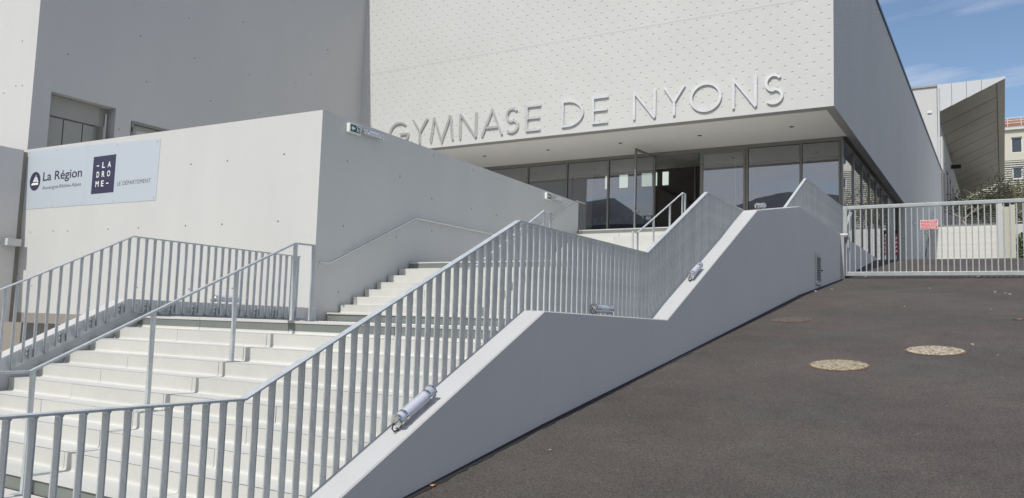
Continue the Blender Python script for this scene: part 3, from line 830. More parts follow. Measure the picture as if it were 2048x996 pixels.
# ------------------------------------------------------------------ gymnasium
YF = 24.05; XG = -4.0; ZB = 6.51
YG = 28.0; XS = -4.44; XFL = XD
gym = thing('gymnasium', (-12.9, 28, 2.87), 'large white gymnasium with dimpled cladding overhanging the glazed entrance', 'building')
def dimple_cells(umin, umax, v0, v1, uref, T, du=.206, dv=.4095, vref0=7.022, vref1=6.82, r=.038, d=.0125, nseg=10, vtop=None):
    mb = MB()
    k0 = math.floor((umin - uref) / du) - 1; k1 = math.ceil((umax - uref) / du) + 1
    for k in range(k0, k1 + 1):
        c = uref + k * du
        a, b = max(umin, c - du / 2), min(umax, c + du / 2)
        if b - a < 1e-4: continue
        ref = vref0 if k % 2 == 0 else vref1
        top = (lambda u: v1) if vtop is None else vtop
        tmin = min(top(a), top(b)) 
        # first dimple row at or above ref
        z = v0; rows = []
        j = math.ceil((v0 + r + .025 - ref) / dv) if v0 > 8 else max(0, math.ceil((v0 - ref + .08) / dv))
        zz = ref + j * dv
        while zz + r + .02 < tmin: rows.append(zz); zz += dv
        prev = v0
        ok = (c - r > umin + .01 and c + r < umax - .01)
        if ok:
            for zc in rows:
                lo, hi = zc - dv / 4, zc + dv / 4
                if lo < prev: lo = prev
                if lo > prev + 1e-6: mb.add([T(a, prev, 0), T(b, prev, 0), T(b, lo, 0), T(a, lo, 0)], [(0, 1, 2, 3)])
                hi = min(hi, tmin)
                circ = [(c + r * math.cos(2 * math.pi * i / nseg), zc + r * math.sin(2 * math.pi * i / nseg)) for i in range(nseg)]
                # outer ring points: map each circle vertex to square boundary
                sq = []
                for i in range(nseg):
                    cx, cz = math.cos(2 * math.pi * i / nseg), math.sin(2 * math.pi * i / nseg)
                    tx = ((b - c) if cx > 0 else (c - a)) / abs(cx) if abs(cx) > 1e-6 else 1e9
                    tz = ((hi - zc) if cz > 0 else (zc - lo)) / abs(cz) if abs(cz) > 1e-6 else 1e9
                    tt = min(tx, tz); sq.append((c + cx * tt, zc + cz * tt))
                V = [T(*p, 0) for p in circ] + [T(*p, 0) for p in sq] + [T(c + .7 * (p[0] - c), zc + .7 * (p[1] - zc), d) for p in circ] + [T(a, lo, 0), T(b, lo, 0), T(b, hi, 0), T(a, hi, 0)]
                n = nseg; F = []
                ang = [math.atan2(lo - zc, a - c), math.atan2(lo - zc, b - c), math.atan2(hi - zc, b - c), math.atan2(hi - zc, a - c)]
                for i in range(n):
                    i2 = (i + 1) % n
                    a1 = 2 * math.pi * i / n; a2 = 2 * math.pi * (i + 1) / n
                    extra = None
                    for ci, an in enumerate(ang):
                        an = an % (2 * math.pi)
                        if a1 + 1e-5 < an < a2 - 1e-5: extra = 3 * n + ci
                    F.append((i, i + n, extra, i2 + n, i2) if extra is not None else (i, i + n, i2 + n, i2))
                    F.append((i, i2, i2 + 2 * n, i + 2 * n))
                F.append(tuple(range(2 * n, 3 * n)))
                mb.add(V, F)
                prev = hi
        ta, tb = top(a), top(b)
        mb.add([T(a, prev, 0), T(b, prev, 0), T(b, tb, 0), T(a, ta, 0)], [(0, 1, 2, 3)])
    return mb
ZT = 12.97; ZSEAM = 9.775
Tf = lambda u, v, d: (u, YF + d, v)
part('front_cladding', dimple_cells(XFL, XG, ZB, ZSEAM - .004, -4.116, Tf), M['gym'], gym)
part('front_cladding', dimple_cells(XFL, XG, ZSEAM + .004, ZT, -4.116, Tf), M['gym'], gym)
part('cladding_joint', MB().box((XFL, YF + .004, ZSEAM - .01), (XG - .01, YF + .02, ZSEAM + .01)), M['gym'], gym)
Ts = lambda u, v, d: (XG - d, u, v)
ytop = lambda y: 12.97 + (13.42 - 12.97) * (y - YF) / (72.5 - YF)
part('side_cladding', dimple_cells(YF, 72.5, ZB, 13, YF + .2, Ts, nseg=7, vtop=ytop), M['side'], gym)
def gym_shell():
    part('roof_flashing', MB().prism([(YF - .03, 12.97), (72.6, 13.42), (72.6, 13.56), (YF - .03, 13.11)], 0, XG + .05, XG - .25), M['flash'], gym)
    part('roof_flashing', MB().box((XFL, YF - .03, 12.975), (XG - .26, YF + .25, 13.11)), M['fascia'], gym)
    part('roof', MB().prism([(YF + .3, 12.8), (72.5, 13.2), (72.5, 13.4), (YF + .3, 13.0)], 0, XG - .3, XFL - 4), M['fascia'], gym)
    # drip band and soffit
    bw = .36
    part('drip_band', MB().box((XFL, YF + .002, ZB - .006), (XG - .002, YF + bw, ZB + .03)).box((XG - bw + .1, YF + bw, ZB - .006), (XG - .002, 43.58, ZB + .03)), M['fascia'], gym)
    part('soffit', MB().box((XFL, YF + bw + .002, ZB + .004), (XG - bw + .098, YG + .0, ZB + .06)), M['soffit'], gym)
    part('rear_wall', MB().box((XFL, 72.3, 2.9), (XG - .02, 72.5, 13.3)), M['side'], gym)
    # flush lower wall past the side glazing
    part('lower_side_wall', MB().box((XG - .30, 43.6, 2.7), (XG - .003, 64.5, ZB - .004)), M['side'], gym)
    part('lower_side_glazing', MB().box((XG - .5, 64.6, 2.7), (XG - .4, 72.3, ZB - .004)), M['dark'], gym)
    for y in (66.5, 68.6, 70.7): part('mullion', MB().box((XG - .4, y, 2.8), (XG - .2, y + .15, ZB - .01)), M['alu'], gym)
    # spots
    sp = MB().tube([(0, 0, -.012), (0, 0, .01)], .075, 16).mesh('soffit_spotlight', M['chrome'])
    sp2 = MB().tube([(0, 0, -.022), (0, 0, -.005)], .05, 16).mesh('spot_lens', M['aludark'])
    for x in (-5.58, -8.55, -11.41, -14.3, -17.1, -19.9):
        o = inst('soffit_spotlight', sp, (x, 26.0, ZB), gym); inst('spot_lens', sp2, (x, 26.0, ZB), o)
gym_shell()

POSTS = [-20.0, -18.15, -16.285, -14.52, -12.745, -10.90, -9.13, -7.50, -5.706, -4.47]
ZH = ZB - .02
def glazing():
    head = MB().box((XFL, YG - .04, ZH - .10), (XS, YG + .04, ZH + .02))
    part('head_rail', head, M['alu'], gym)
    part('sill_rail', MB().box((XFL, YG - .04, 2.865), (-10.94, YG + .04, 2.93)).box((-7.46, YG - .04, 2.865), (XS, YG + .04, 2.93)), M['alu'], gym)
    pm = MB().box((-.035, -.05, 2.931 - 2.87), (.035, .05, ZH - .101 - 2.87)).mesh('mullion', M['alu'])
    for x in POSTS: inst('mullion', pm, (x, YG, 2.87), gym)
    for a, b in zip(POSTS, POSTS[1:]):
        if a in (-10.90, -9.13): continue
        part('window_pane', MB().box((a + .045, YG - .004, 2.94), (b - .045, YG + .008, ZH - .105)), M['glass'], gym)
        g = MB()
        for (u, v, w, z) in ((a + .036, a + .05, 2.935, ZH - .101), (b - .05, b - .036, 2.935, ZH - .101)): g.box((u, YG - .012, w), (v, YG + .012, z))
        g.box((a + .05, YG - .012, ZH - .118), (b - .05, YG + .012, ZH - .102))
        part('gasket', g, M['aludark'], gym)
    # corner post cladding
    part('corner_post', MB().box((XS - .02, YG - .05, 2.87), (XS + .06, YG + .05, ZH)), M['alu'], gym)
    # closed door leaf between -9.13 and -7.5 (bay), open leaf hinged at -10.86
    def leaf(name, label, handle_at):
        w = 1.58; h0, h1 = 2.90, ZH - .13
        # local: hinge at origin, leaf along +x, in plane y=0
        d = bpy.data.objects.new(name, None); COL.objects.link(d); d.parent = gym; d['label'] = label
        fr = MB().box((0, -.03, h0), (.075, .03, h1)).box((w - .075, -.03, h0), (w, .03, h1)).box((.076, -.03, h1 - .085), (w - .076, .03, h1)).box((.076, -.03, h0), (w - .076, .03, h0 + .12))
        def sub(nm, m, mt, sm=False):
            me = m.mesh(nm, mt, (0, 0, 0), sm); o = bpy.data.objects.new(nm, me); COL.objects.link(o); o.parent = d; return o
        sub('leaf_frame', fr, M['alu'])
        sub('door_pane', MB().box((.078, -.004, h0 + .122), (w - .078, .006, h1 - .087)), M['dglass'] if 'open' in name else M['glass'])
        hx = w - .04 if handle_at == 'free' else .04
        hm = MB().tube([(hx, -.03, 4.13), (hx, -.10, 4.13), (hx - .14, -.10, 4.13)], .012, 8).tube([(hx, .03, 4.13), (hx, .10, 4.13), (hx - .14, .10, 4.13)], .012, 8)
        sub('door_handle', hm, M['steel'], True)
        sub('lock_strip', MB().box((w + .001, -.015, 3.1), (w + .006, .015, 5.6)), M['steel'])
        for z in (3.3, 5.6, 6.1): sub('hinge', MB().box((-.022, -.05, z), (-.001, -.028, z + .16)), M['black'])
        return d
    d1 = leaf('open_door', 'glazed door leaf standing open outwards', 'free')
    d1.location = Vector((-10.855, YG - .07, 0)) - wloc(gym); d1.rotation_euler = (0, 0, R(-94.5))
    d2 = leaf('closed_door', 'closed glazed door leaf', 'free')
    # hinge on the right side
    d2.location = Vector((-7.545, YG - .035, 0)) - wloc(gym); d2.rotation_euler = (0, 0, R(180)); 
    part('door_head', MB().box((-10.86, YG - .035, ZH - .128), (-7.54, YG + .035, ZH - .102)), M['alu'], gym)
    part('exit_sticker', MB().box((-9.235, YG - .05, 6.06), (-9.17, YG - .036, 6.36)), M['teal'], gym, label='small teal sticker under the door head')
    # lobby behind the glass
    part('lobby_floor', MB().box((XFL, YG + .05, 2.70), (XS - .1, 31.2, 2.86)), M['floor_in'], gym)
    tl = MB().box((0.006, 0, 0), (1.194, .59, .02)).mesh('ceiling_tile', M['ceil'])
    for i in range(14):
        for j in range(4): inst('ceiling_tile', tl, (-21.3 + i * 1.2, YG + .08 + j * .6, 6.40), gym)
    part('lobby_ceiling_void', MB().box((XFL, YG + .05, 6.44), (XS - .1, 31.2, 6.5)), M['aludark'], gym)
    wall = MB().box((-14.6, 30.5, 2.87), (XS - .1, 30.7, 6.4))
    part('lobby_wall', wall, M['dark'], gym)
    part('lobby_wall', MB().box((XFL, 30.5, 2.87), (-15.6, 30.7, 6.4)), M['beige'], gym, label='beige lobby wall')
    part('lobby_wall', MB().box((-15.6, 30.6, 2.87), (-14.6, 30.7, 6.4)), M['beige'], gym)
    for x, w in ((-14.02, .16), (-13.38, .36), (-12.4, .10), (-12.32, .34), (-11.86, .10), (-11.52, .24)):
        part('lobby_window', MB().box((x, 30.46, 5.75), (x + w, 30.495, 6.28)), M['litwin'], gym)
    part('stair_flank', MB().prism([(-11.6, 2.9), (-6.5, 2.9), (-11.6, 5.6)], 1, 30.1, 30.4), M['dark'], gym)
    for x in (-10.2, -9.9, -8.6): part('curtain_fold', MB().box((x, 30.4, 4.9), (x + .05, 30.5, 6.4)), M['alu'], gym)
    # side glazing along the ramp
    ys = [28.06, 30.41, 32.42, 34.4, 36.31, 38.17, 40.2]
    part('side_head_rail', MB().box((XS - .04, 28.06, ZH - .07), (XS + .03, 43.6, ZH)), M['alu'], gym)
    part('side_sill_rail', MB().box((XS - .04, 28.06, 2.93), (XS + .03, 40.2, 2.99)), M['alu'], gym)
    for y in ys[1:]: part('mullion', MB().box((XS - .05, y - .035, 2.991), (XS + .045, y + .035, ZH - .071)), M['alu'], gym)
    for a, b in zip(ys, ys[1:]):
        part('window_pane', MB().box((XS - .008, a + .04, 2.995), (XS + .002, b - .04, ZH - .075)), M['glass'], gym)
    part('side_floor', MB().box((XS - 3, 31.2, 2.6), (XS - .06, 43.6, 2.86)), M['floor_in'], gym)
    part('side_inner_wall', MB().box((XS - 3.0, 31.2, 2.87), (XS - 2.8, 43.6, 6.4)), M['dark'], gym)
    part('side_inner_ceiling', MB().box((XS - 3.0, 31.2, 6.41), (XS - .06, 43.6, 6.48)), M['ceil'], gym)
    sd = part('service_door', MB().box((XS - .06, 40.25, 2.93), (XS + .02, 42.0, ZH - .08)), M['shutter'], gym)
    part('service_door', MB().box((XS - .06, 42.04, 2.93), (XS + .02, 43.58, ZH - .08)), M['shutter'], gym)
    # wall under the side glazing: ledge closing the recess
    part('sill_ledge', MB().box((XS - .1, 28.0, 2.84), (WX1 - .002, 33.6, 2.925)), M['fascia'], gym)
    part('side_apron', MB().box((XS - .1, 28.0, 1.2), (WX1 - .003, 36.5, 2.838)), M['stringer'], gym)
glazing()
mb = MB().box((-4.42, 33.6, 2.6), (-4.02, 43.6, 2.925)); structure('pavement', mb, M['slab'])

def bench():
    t = thing('bench', (-13.4, 28.9, 2.87), 'low wooden bench standing behind the entrance glass', 'bench')
    part('seat', MB().box((-14.3, 28.6, 3.70), (-13.0, 29.0, 3.80)), M['wood'], t)
    for x in (-14.25, -13.1): part('leg', MB().box((x, 28.62, 2.86), (x + .06, 28.98, 3.699)), M['alu'], t)
bench()

# ------------------------------------------------------------------ facade letters
def stroke(mb, pts, w, y0, y1, closed=False):
    P = [Vector(p) for p in pts]; n = len(P); A = []; B = []
    for i in range(n):
        if closed: a, b = P[(i - 1) % n], P[(i + 1) % n]
        else: a, b = P[max(i - 1, 0)], P[min(i + 1, n - 1)]
        def nr(p, q): d = (q - p).normalized(); return Vector((-d.y, d.x))
        n1 = nr(a, P[i]) if (closed or i > 0) else nr(P[i], b)
        n2 = nr(P[i], b) if (closed or i < n - 1) else n1
        m = (n1 + n2).normalized(); c = max(.35, m.dot(n1))
        A.append(P[i] + m * w / 2 / c); B.append(P[i] - m * w / 2 / c)
    k = n if closed else n - 1
    V = [(p.x, y0, p.y) for p in A] + [(p.x, y0, p.y) for p in B] + [(p.x, y1, p.y) for p in A] + [(p.x, y1, p.y) for p in B]
    F = []
    for i in range(k):
        j = (i + 1) % n
        F += [(i, j, j + n, i + n), (i + 2 * n, i + 3 * n, j + 3 * n, j + 2 * n), (i, i + 2 * n, j + 2 * n, j), (i + n, j + n, j + 3 * n, i + 3 * n)]
    if not closed: F += [(0, n, 3 * n, 2 * n), (n - 1, 3 * n - 1, 4 * n - 1, 2 * n - 1)]
    mb.add(V, F)
def arc(cx, cz, rx, rz, a0, a1, n=22):
    return [(cx + rx * math.cos(R(a0 + (a1 - a0) * i / n)), cz + rz * math.sin(R(a0 + (a1 - a0) * i / n))) for i in range(n + 1)]
def letters():
    t = thing('facade_lettering', (-12.8, YF, 6.7), 'large brushed metal letters reading GYMNASE DE NYONS on the dimpled facade', 'sign')
    w = .080; zb, zt = 6.725, 7.66; h = zt - zb
    yA, yB = YF - .062, YF - .02
    spec = [('G', -20.26, -19.27), ('Y', -19.10, -18.40), ('M', -18.24, -17.22), ('N', -16.94, -16.17), ('A', -15.97, -15.08), ('S', -14.97, -14.41), ('E', -14.13, -13.54),
            ('D', -12.72, -11.89), ('E', -11.58, -11.0), ('N', -10.12, -9.34), ('Y', -9.07, -8.39), ('O', -8.22, -7.22), ('N', -6.90, -6.155), ('S', -5.94, -5.39)]
    for ch, a, b in spec:
        a += w / 2; b -= w / 2; c = (a + b) / 2; wd = b - a; z0, z1 = zb + w / 2, zt - w / 2; zm = (z0 + z1) / 2; r = (z1 - z0) / 2
        m = MB(); k = [0]
        def st(p, closed=False):
            k[0] += 1; stroke(m, p, w, yA - .0015 * k[0], yB, closed)
        if ch == 'E':
            st([(a, zb), (a, zt)]); [st([(a + w / 2, z), (b + w / 2 - (.03 if z == zm else 0), z)]) for z in (z0, zm, z1)]
        elif ch == 'D':
            st([(a, zb), (a, zt)]); rx = wd - .18
            st([(a + w / 2, z1), (a + .18, z1)] + arc(a + .18, zm, rx, r, 89, -89)[1:-1] + [(a + .18, z0), (a + w / 2, z0)])
        elif ch == 'N':
            st([(a, zb), (a, zt - .04)]); st([(b, zb + .04), (b, zt)]); st([(a - .01, zt), (b + .01, zb)])
        elif ch == 'M':
            st([(a - .03, zb), (a + .10, zt)]); st([(b + .03, zb), (b - .10, zt)]); st([(a + .10, zt), (c, zb), (b - .10, zt)])
        elif ch == 'Y':
            st([(c, zb), (c, zm + .03)]); st([(a - .02, zt), (c, zm - .02), (b + .02, zt)])
        elif ch == 'A':
            st([(a - .02, zb), (c, zt), (b + .02, zb)]); st([(a + .17, zb + .30), (b - .17, zb + .30)])
        elif ch == 'O': st(arc(c, zm, wd / 2, r, 0, 360, 40)[:-1], True)
        elif ch == 'G':
            st(arc(c, zm, wd / 2, r, 48, 352, 34)); st([(c + .05, zm - .03), (b + .04, zm - .03)])
        elif ch == 'S':
            ru = r / 2 + .02; rl = r / 2 + .0
            rx = wd / 2
            up = arc(c, z1 - ru, rx * .93, ru, 35, 262, 16); lo = arc(c, z0 + rl, rx, rl, 80, -140, 16)
            st(up + lo)
        o = part('letter', m, M['letter'], t, label='letter %s' % ch)
        for zz in (zb + .2, zt - .2): pass
letters()

# ------------------------------------------------------------------ tube lamps
def tube_lamp(name, label, a, b, r=.052, group='tubular lamps along the stair walls', wire=True, down=Vector((0, 0, -1))):
    a, b = Vector(a), Vector(b); d = (b - a).normalized(); L_ = (b - a).length
    t = thing(name, a, label, 'lamp', group)
    part('tube', MB().tube([a + d * .02, b - d * .02], r, 28, cap=False), M['tube'], t, smooth=True)
    part('reflector', MB().tube([a + d * .05, b - d * .05], r * .72, 16), M['plastic'], t, smooth=True)
    for p, q in ((a, a + d * .022), (b - d * .022, b)):
        part('end_cap', MB().tube([p, q], r * 1.10, 28), M['chrome'], t, smooth=True)
    part('cap_disc', MB().tube([a - d * .006, a - d * .001], r * .8, 24), M['steel'], t)
    for k in (.17, .83):
        p = a + d * L_ * k
        part('collar', MB().tube([p - d * .014, p + d * .014], r * 1.03, 28, cap=False), M['chrome'], t, smooth=True)
        f = p + down * (r + .008)
        side = d.cross(down).normalized()
        part('clamp_foot', MB().tube([p + down * (r * .9), p + down * (r + .028)], .012, 10), M['chrome'], t, smooth=True)
        part('clip', MB().tube([p + side * (r + .002) - d * .012, p + side * (r + .014), p + side * (r + .002) + d * .012], .006, 8), M['chrome'], t, smooth=True)
    if wire:
        s = d.cross(down).normalized()
        q = a - d * .006
        m = MB().tube([q, q - d * .035, q - d * .055 + down * .03 + s * .01, q - d * .05 + down * (r + .008), q - d * .0 + down * (r + .018)], .007, 8)
        part('cable', m, M['black'], t, smooth=True)
        part('cable_gland', MB().tube([q, q - d * .03], .016, 10), M['steel'], t, smooth=True)
    return t
def slope_lamp(y, L_, label, X=-4.135, path=WTOP):
    z0 = lerp_path(path, y); z1 = lerp_path(path, y + L_); d = Vector((0, L_, z1 - z0)).normalized()
    n = Vector((0, -d.z, d.y)); off = n * .078
    a = Vector((X, y, z0)) + off; tube_lamp('tube_lamp', label, a, a + d * L_, down=-n)
slope_lamp(5.19, .50, 'nearest tubular lamp, lying on the sloping wall top above the asphalt')
slope_lamp(12.22, .50, 'tubular lamp clamped on the steep wall top halfway up')
slope_lamp(8.74, .47, 'tubular lamp on the level wall top beside the landing balusters')
slope_lamp(16.20, .50, 'small tubular lamp on the highest part of the wall top, before the glass')
slope_lamp(8.69, .47, 'tubular lamp behind the left balustrade in front of the sign wall', X=-10.77, path=[(-4, -1.405), (3.81, -1.405), (7.09, .205), (10.81, .202)])
slope_lamp(5.02, .50, 'tubular lamp cut off by the left edge, behind the balustrade', X=-10.77, path=[(-4, -1.405), (3.81, -1.405), (7.09, .205), (10.81, .202)])
def exit_lamp(y, z, label):
    a = Vector((XW + .085, y + .40, z)); b = a + Vector((0, .56, 0))
    tube_lamp('exit_tube_lamp', label[1], a, b, wire=False, down=Vector((-1, 0, 0)))
    t = thing('exit_sign', (XW + .05, y + .16, z), label[0], 'exit sign', 'green exit signs on the stair wall')
    part('housing', MB().box((XW + .002, y, z - .095), (XW + .085, y + .345, z + .085)), M['plastic'], t, bevel=.012)
    x = XW + .086
    face = part('green_face', MB().box((x, y + .035, z - .075), (x + .003, y + .315, z + .065)), M['green'], t)
    x += .004
    m = MB()
    def pl(pts): m.prism(pts, 0, x, x + .002)
    pl([(y + .05, z - .005), (y + .10, z + .045), (y + .10, z - .055)]); pl([(y + .10, z + .014), (y + .155, z + .014), (y + .155, z - .024), (y + .10, z - .024)])
    part('arrow', m, M['white_p'], face)
    m = MB()
    pl([(y + .19, z + .05), (y + .19, z + .035), (y + .285, z + .035), (y + .285, z + .05)]); pl([(y + .285, z + .05), (y + .285, z - .06), (y + .30, z - .06), (y + .30, z + .05)])
    pl([(y + .215, z + .02), (y + .235, z + .02), (y + .235, z + .0), (y + .215, z + .0)])
    pl([(y + .20, z - .005), (y + .25, z - .005), (y + .245, z - .03), (y + .215, z - .03)])
    pl([(y + .19, z - .06), (y + .205, z - .06), (y + .235, z - .03), (y + .22, z - .03)]); pl([(y + .235, z - .03), (y + .25, z - .03), (y + .268, z - .06), (y + .255, z - .06)])
    part('running_figure', m, M['white_p'], face)
exit_lamp(11.46, 3.69, ('green exit sign high on the stair wall near its corner', 'tubular lamp beside the exit sign near the corner of the stair wall'))
exit_lamp(19.38, 3.58, ('green exit sign at the far end of the stair wall', 'tubular lamp beside the exit sign at the far end of the stair wall'))

# ------------------------------------------------------------------ ramp objects: vent, gate, manholes
def vent():
    y0, y1, z0, z1 = 21.24, 21.93, 1.26, 2.05
    t = thing('wall_vent', (XG, 21.58, 1.26), 'louvred metal vent set in the grey wall before the gate', 'vent')
    f = MB().box((XG + .002, y0, z0), (XG + .035, y0 + .09, z1)).box((XG + .002, y1 - .09, z0), (XG + .035, y1, z1)).box((XG + .002, y0 + .091, z0), (XG + .035, y1 - .091, z0 + .09)).box((XG + .002, y0 + .091, z1 - .09), (XG + .035, y1 - .091, z1))
    part('frame', f, M['side'], t)
    part('backing', MB().box((XG + .001, y0 + .05, z0 + .05), (XG + .004, y1 - .05, z1 - .05)), M['flash'], t)
    s = MB().add([(0, .092, 0), (0, .598, 0), (.026, .598, -.028), (.026, .092, -.028), (.002, .092, -.012), (.002, .598, -.012), (.024, .598, -.038), (.024, .092, -.038)], [(0, 1, 2, 3), (7, 6, 5, 4), (3, 2, 6, 7), (0, 4, 5, 1), (0, 3, 7, 4), (1, 5, 6, 2)]).mesh('louvre_slat', M['galv2'])
    for i in range(11): inst('louvre_slat', s, (XG + .005, y0, z0 + .145 + i * .054), t)
    part('latch', MB().box((XG + .036, y1 - .06, 1.63), (XG + .075, y1 - .03, 1.66)), M['black'], t)
vent()

GY = 25.2
def gate():
    x0, x1 = -3.955, 1.9; zb, zt = 1.735, 3.775
    t = thing('sliding_gate', (x0, GY, zb), 'galvanised barred gate closing the top of the asphalt ramp', 'gate')
    part('top_rail', MB().box((x0 + .11, GY - .03, zt - .10), (x1, GY + .03, zt)), M['galv2'], t, bevel=.006)
    part('bottom_rail', MB().box((x0 + .11, GY - .03, zb), (x1, GY + .03, zb + .115)), M['galv2'], t, bevel=.006)
    part('stile', MB().box((x0, GY - .031, zb), (x0 + .109, GY + .031, zt + .001)), M['galv2'], t, bevel=.006)
    part('stile', MB().box((x1 + .001, GY - .031, zb), (x1 + .109, GY + .031, zt + .001)), M['galv2'], t, bevel=.006)
    b = MB().box((-.015, -.012, zb + .116), (.015, .012, zt - .101)).mesh('bar', M['galv2'])
    x = -3.774
    while x < x1 - .05: inst('bar', b, (x, GY, 0), t); x += .1478
    for xx in (-3.35, -.55): part('roller', MB().tube([(xx, GY - .05, zb - .015), (xx, GY + .05, zb - .015)], .035, 14), M['steel'], t)
    p = thing('gate_post', (-3.985, GY - .06, 1.6), 'short square steel post with hinge plate at the left end of the gate', 'post')
    part('post', MB().box((-3.998, GY - .20, 1.58), (-3.90, GY - .10, 2.90)), M['galv2'], p, bevel=.005)
    part('post_cap', MB().box((-4.01, GY - .21, 2.901), (-3.80, GY - .09, 2.95)), M['plastic'], p, bevel=.005)
    part('hinge_plate', MB().box((-3.83, GY - .10, 2.55), (-3.78, GY - .04, 2.90)), M['galv2'], p)
    for z in (2.62, 2.76): part('bolt', MB().tube([(-3.86, GY - .207, z), (-3.86, GY - .199, z)], .012, 8), M['black'], p)
    s = thing('warning_sign', (-1.7, GY, 3.03), 'small red warning sign with three white text lines fixed on the gate bars', 'sign')
    ys = GY - .022
    part('plate', MB().box((-1.925, ys, 3.03), (-1.495, ys + .006, 3.285)), M['white_p'], s)
    for a, b_, z0, z1 in ((-1.912, -1.508, 3.205, 3.272), (-1.912, -1.508, 3.127, 3.190), (-1.912, -1.508, 3.043, 3.112)):
        part('red_band', MB().box((a, ys - .003, z0), (b_, ys - .0005, z1)), M['red'], s)
    for txt, z0, a, b_ in (('ACCES INTERDIT', 3.221, -1.885, -1.535), ('A TOUTE PERSONNE', 3.142, -1.90, -1.52), ('NON AUTORISEE', 3.061, -1.885, -1.535)):
        text_part(txt, a, b_, z0, z0 + .034, ys - .005, 'x', M['white_p'], s, 'lettering', offset=.02)
gate()

def hazard_strip():
    t = thing('hazard_strip', (-4.19, 41.3, 2.93), 'red and white striped guard strip with black top beside the service door', 'marker')
    n = 9; z0, z1 = 3.80, 4.72; h = (z1 - z0) / n
    x0, x1 = -4.25, -4.13; y = 41.3
    part('post', MB().box((-4.22, 41.335, 2.926), (-4.16, 41.36, 4.9)), M['galv'], t)
    # strip sits on the end face of the flush wall
    for i in range(n):
        za = z0 + i * h
        p = [(x0, za), (x1, za + .05), (x1, za + h + .05), (x0, za + h)]
        part('stripe', MB().prism(p, 1, y, y + .03), M['red'] if i % 2 == 0 else M['white_p'], t)
    part('black_box', MB().box((x0 - .01, y - .03, 4.785), (x1 + .01, y + .03, 4.98)), M['black'], t)
hazard_strip()

def wall_lamps():
    for i, (y, z, lb) in enumerate(((46.5, 6.0, 'round wall lamp on the grey side wall, the one nearer the gate'), (54.0, 6.35, 'round wall lamp farther along the grey side wall'))):
        a = Vector((XG + .10, y, z)); tube_lamp('tube_lamp', lb, a, a + Vector((0, .55, 0)), r=.07, wire=True, down=Vector((-1, 0, 0)))
wall_lamps()

def manhole(x, y, r, mt, label):
    z = lerp_path(RAMP, y); s = (lerp_path(RAMP, y + .1) - lerp_path(RAMP, y - .1)) / .2
    t = thing('manhole_cover', (x, y, z), label, 'manhole cover', 'round covers in the asphalt')
    def disc(rr, dz, jit=0):
        v = []
        for k in range(36):
            q = rr * (1 + jit * (random.random() - .5)); dx = q * math.cos(2 * math.pi * k / 36); dy = q * math.sin(2 * math.pi * k / 36)
            v.append((x + dx, y + dy, z + dy * s + dz))
        return v
    m = MB(); a = disc(r, .012, .02); b = disc(r * 1.0, -.02); m.add(a + b, [tuple(range(36))] + [(k, (k + 1) % 36, (k + 1) % 36 + 36, k + 36) for k in range(36)])
    part('cover', m, mt, t)
    m = MB(); a = disc(r * 1.01, .008); b = disc(r * 1.07, .005, .05); m.add(a + b, [(k, (k + 1) % 36, (k + 1) % 36 + 36, k + 36) for k in range(36)])
    part('rim', m, M['rust'], t)
manhole(-1.83, 11.27, .345, M['mh1'], 'round manhole cover speckled with cement, the nearer pale one')
manhole(-.81, 12.65, .355, M['mh2'], 'round manhole cover smeared whitish with cement, rightmost of the pale covers')
manhole(-3.30, 15.36, .33, M['mh3'], 'dusty brown manhole cover sunk near the foot of the grey wall')

def debris():
    rr = random.Random(11)
    m = MB()
    def peb(x, y, r):
        z = lerp_path(RAMP, y)
        v = []
        for a, zz, q in ((0, -.3, .8), (1, .45, 1.0), (2, .9, .5)):
            for k in range(6): v.append((x + q * r * math.cos(k * 1.047 + a * .4) * rr.uniform(.8, 1.2), y + q * r * math.sin(k * 1.047 + a * .4) * rr.uniform(.8, 1.2), z + r * zz * .8))
        m.add(v, [(a * 6 + k, a * 6 + (k + 1) % 6, (a + 1) * 6 + (k + 1) % 6, (a + 1) * 6 + k) for a in range(2) for k in range(6)] + [tuple(range(12, 18))])
    for x, y, r in ((-.38, 13.26, .03), (-.07, 12.49, .016), (-.14, 20.56, .035), (.13, 19.91, .04), (0.05, 20.3, .03), (-1.48, 21.67, .025), (-3.53, 6.61, .013), (-3.85, 20.5, .04), (-1.65, 17.6, .02), (-3.6, 21.2, .03)): peb(x, y, r)
    for _ in range(160): peb(rr.uniform(-3.9, 1.2) if rr.random() < .7 else -3.9 + rr.random() ** 2 * .8, rr.uniform(4.5, 24), rr.uniform(.002, .006))
    o = part('pebbles', m, M['stone'], None); o['kind'] = 'stuff'; tag(o, 'scattered small pale pebbles lying on the asphalt ramp', 'pebbles')
    for i, (x, y, r, lb) in enumerate(((-3.95, 5.41, .035, 'orange dry leaf at the foot of the wall nearest the camera'), (-.2, 17.25, .03, 'small dry leaf lying on the right part of the ramp'), (.20, 15.97, .09, 'brown dry leaf at the right edge of the ramp'))):
        z = lerp_path(RAMP, y) + .006
        v = [(x - r, y, z), (x - r * .3, y + r * .45, z + .012), (x + r * .7, y + r * .4, z + .006), (x + r, y + r * .1, z + .02), (x + r * .5, y - r * .4, z + .004), (x - r * .4, y - r * .4, z + .008)]
        o = part('dry_leaf', MB().add(v + [(a, b, c + .002) for a, b, c in v], [(0, 1, 2, 3, 4, 5), (11, 10, 9, 8, 7, 6)]), M['leafo'], None); tag(o, lb, 'leaf')
debris()

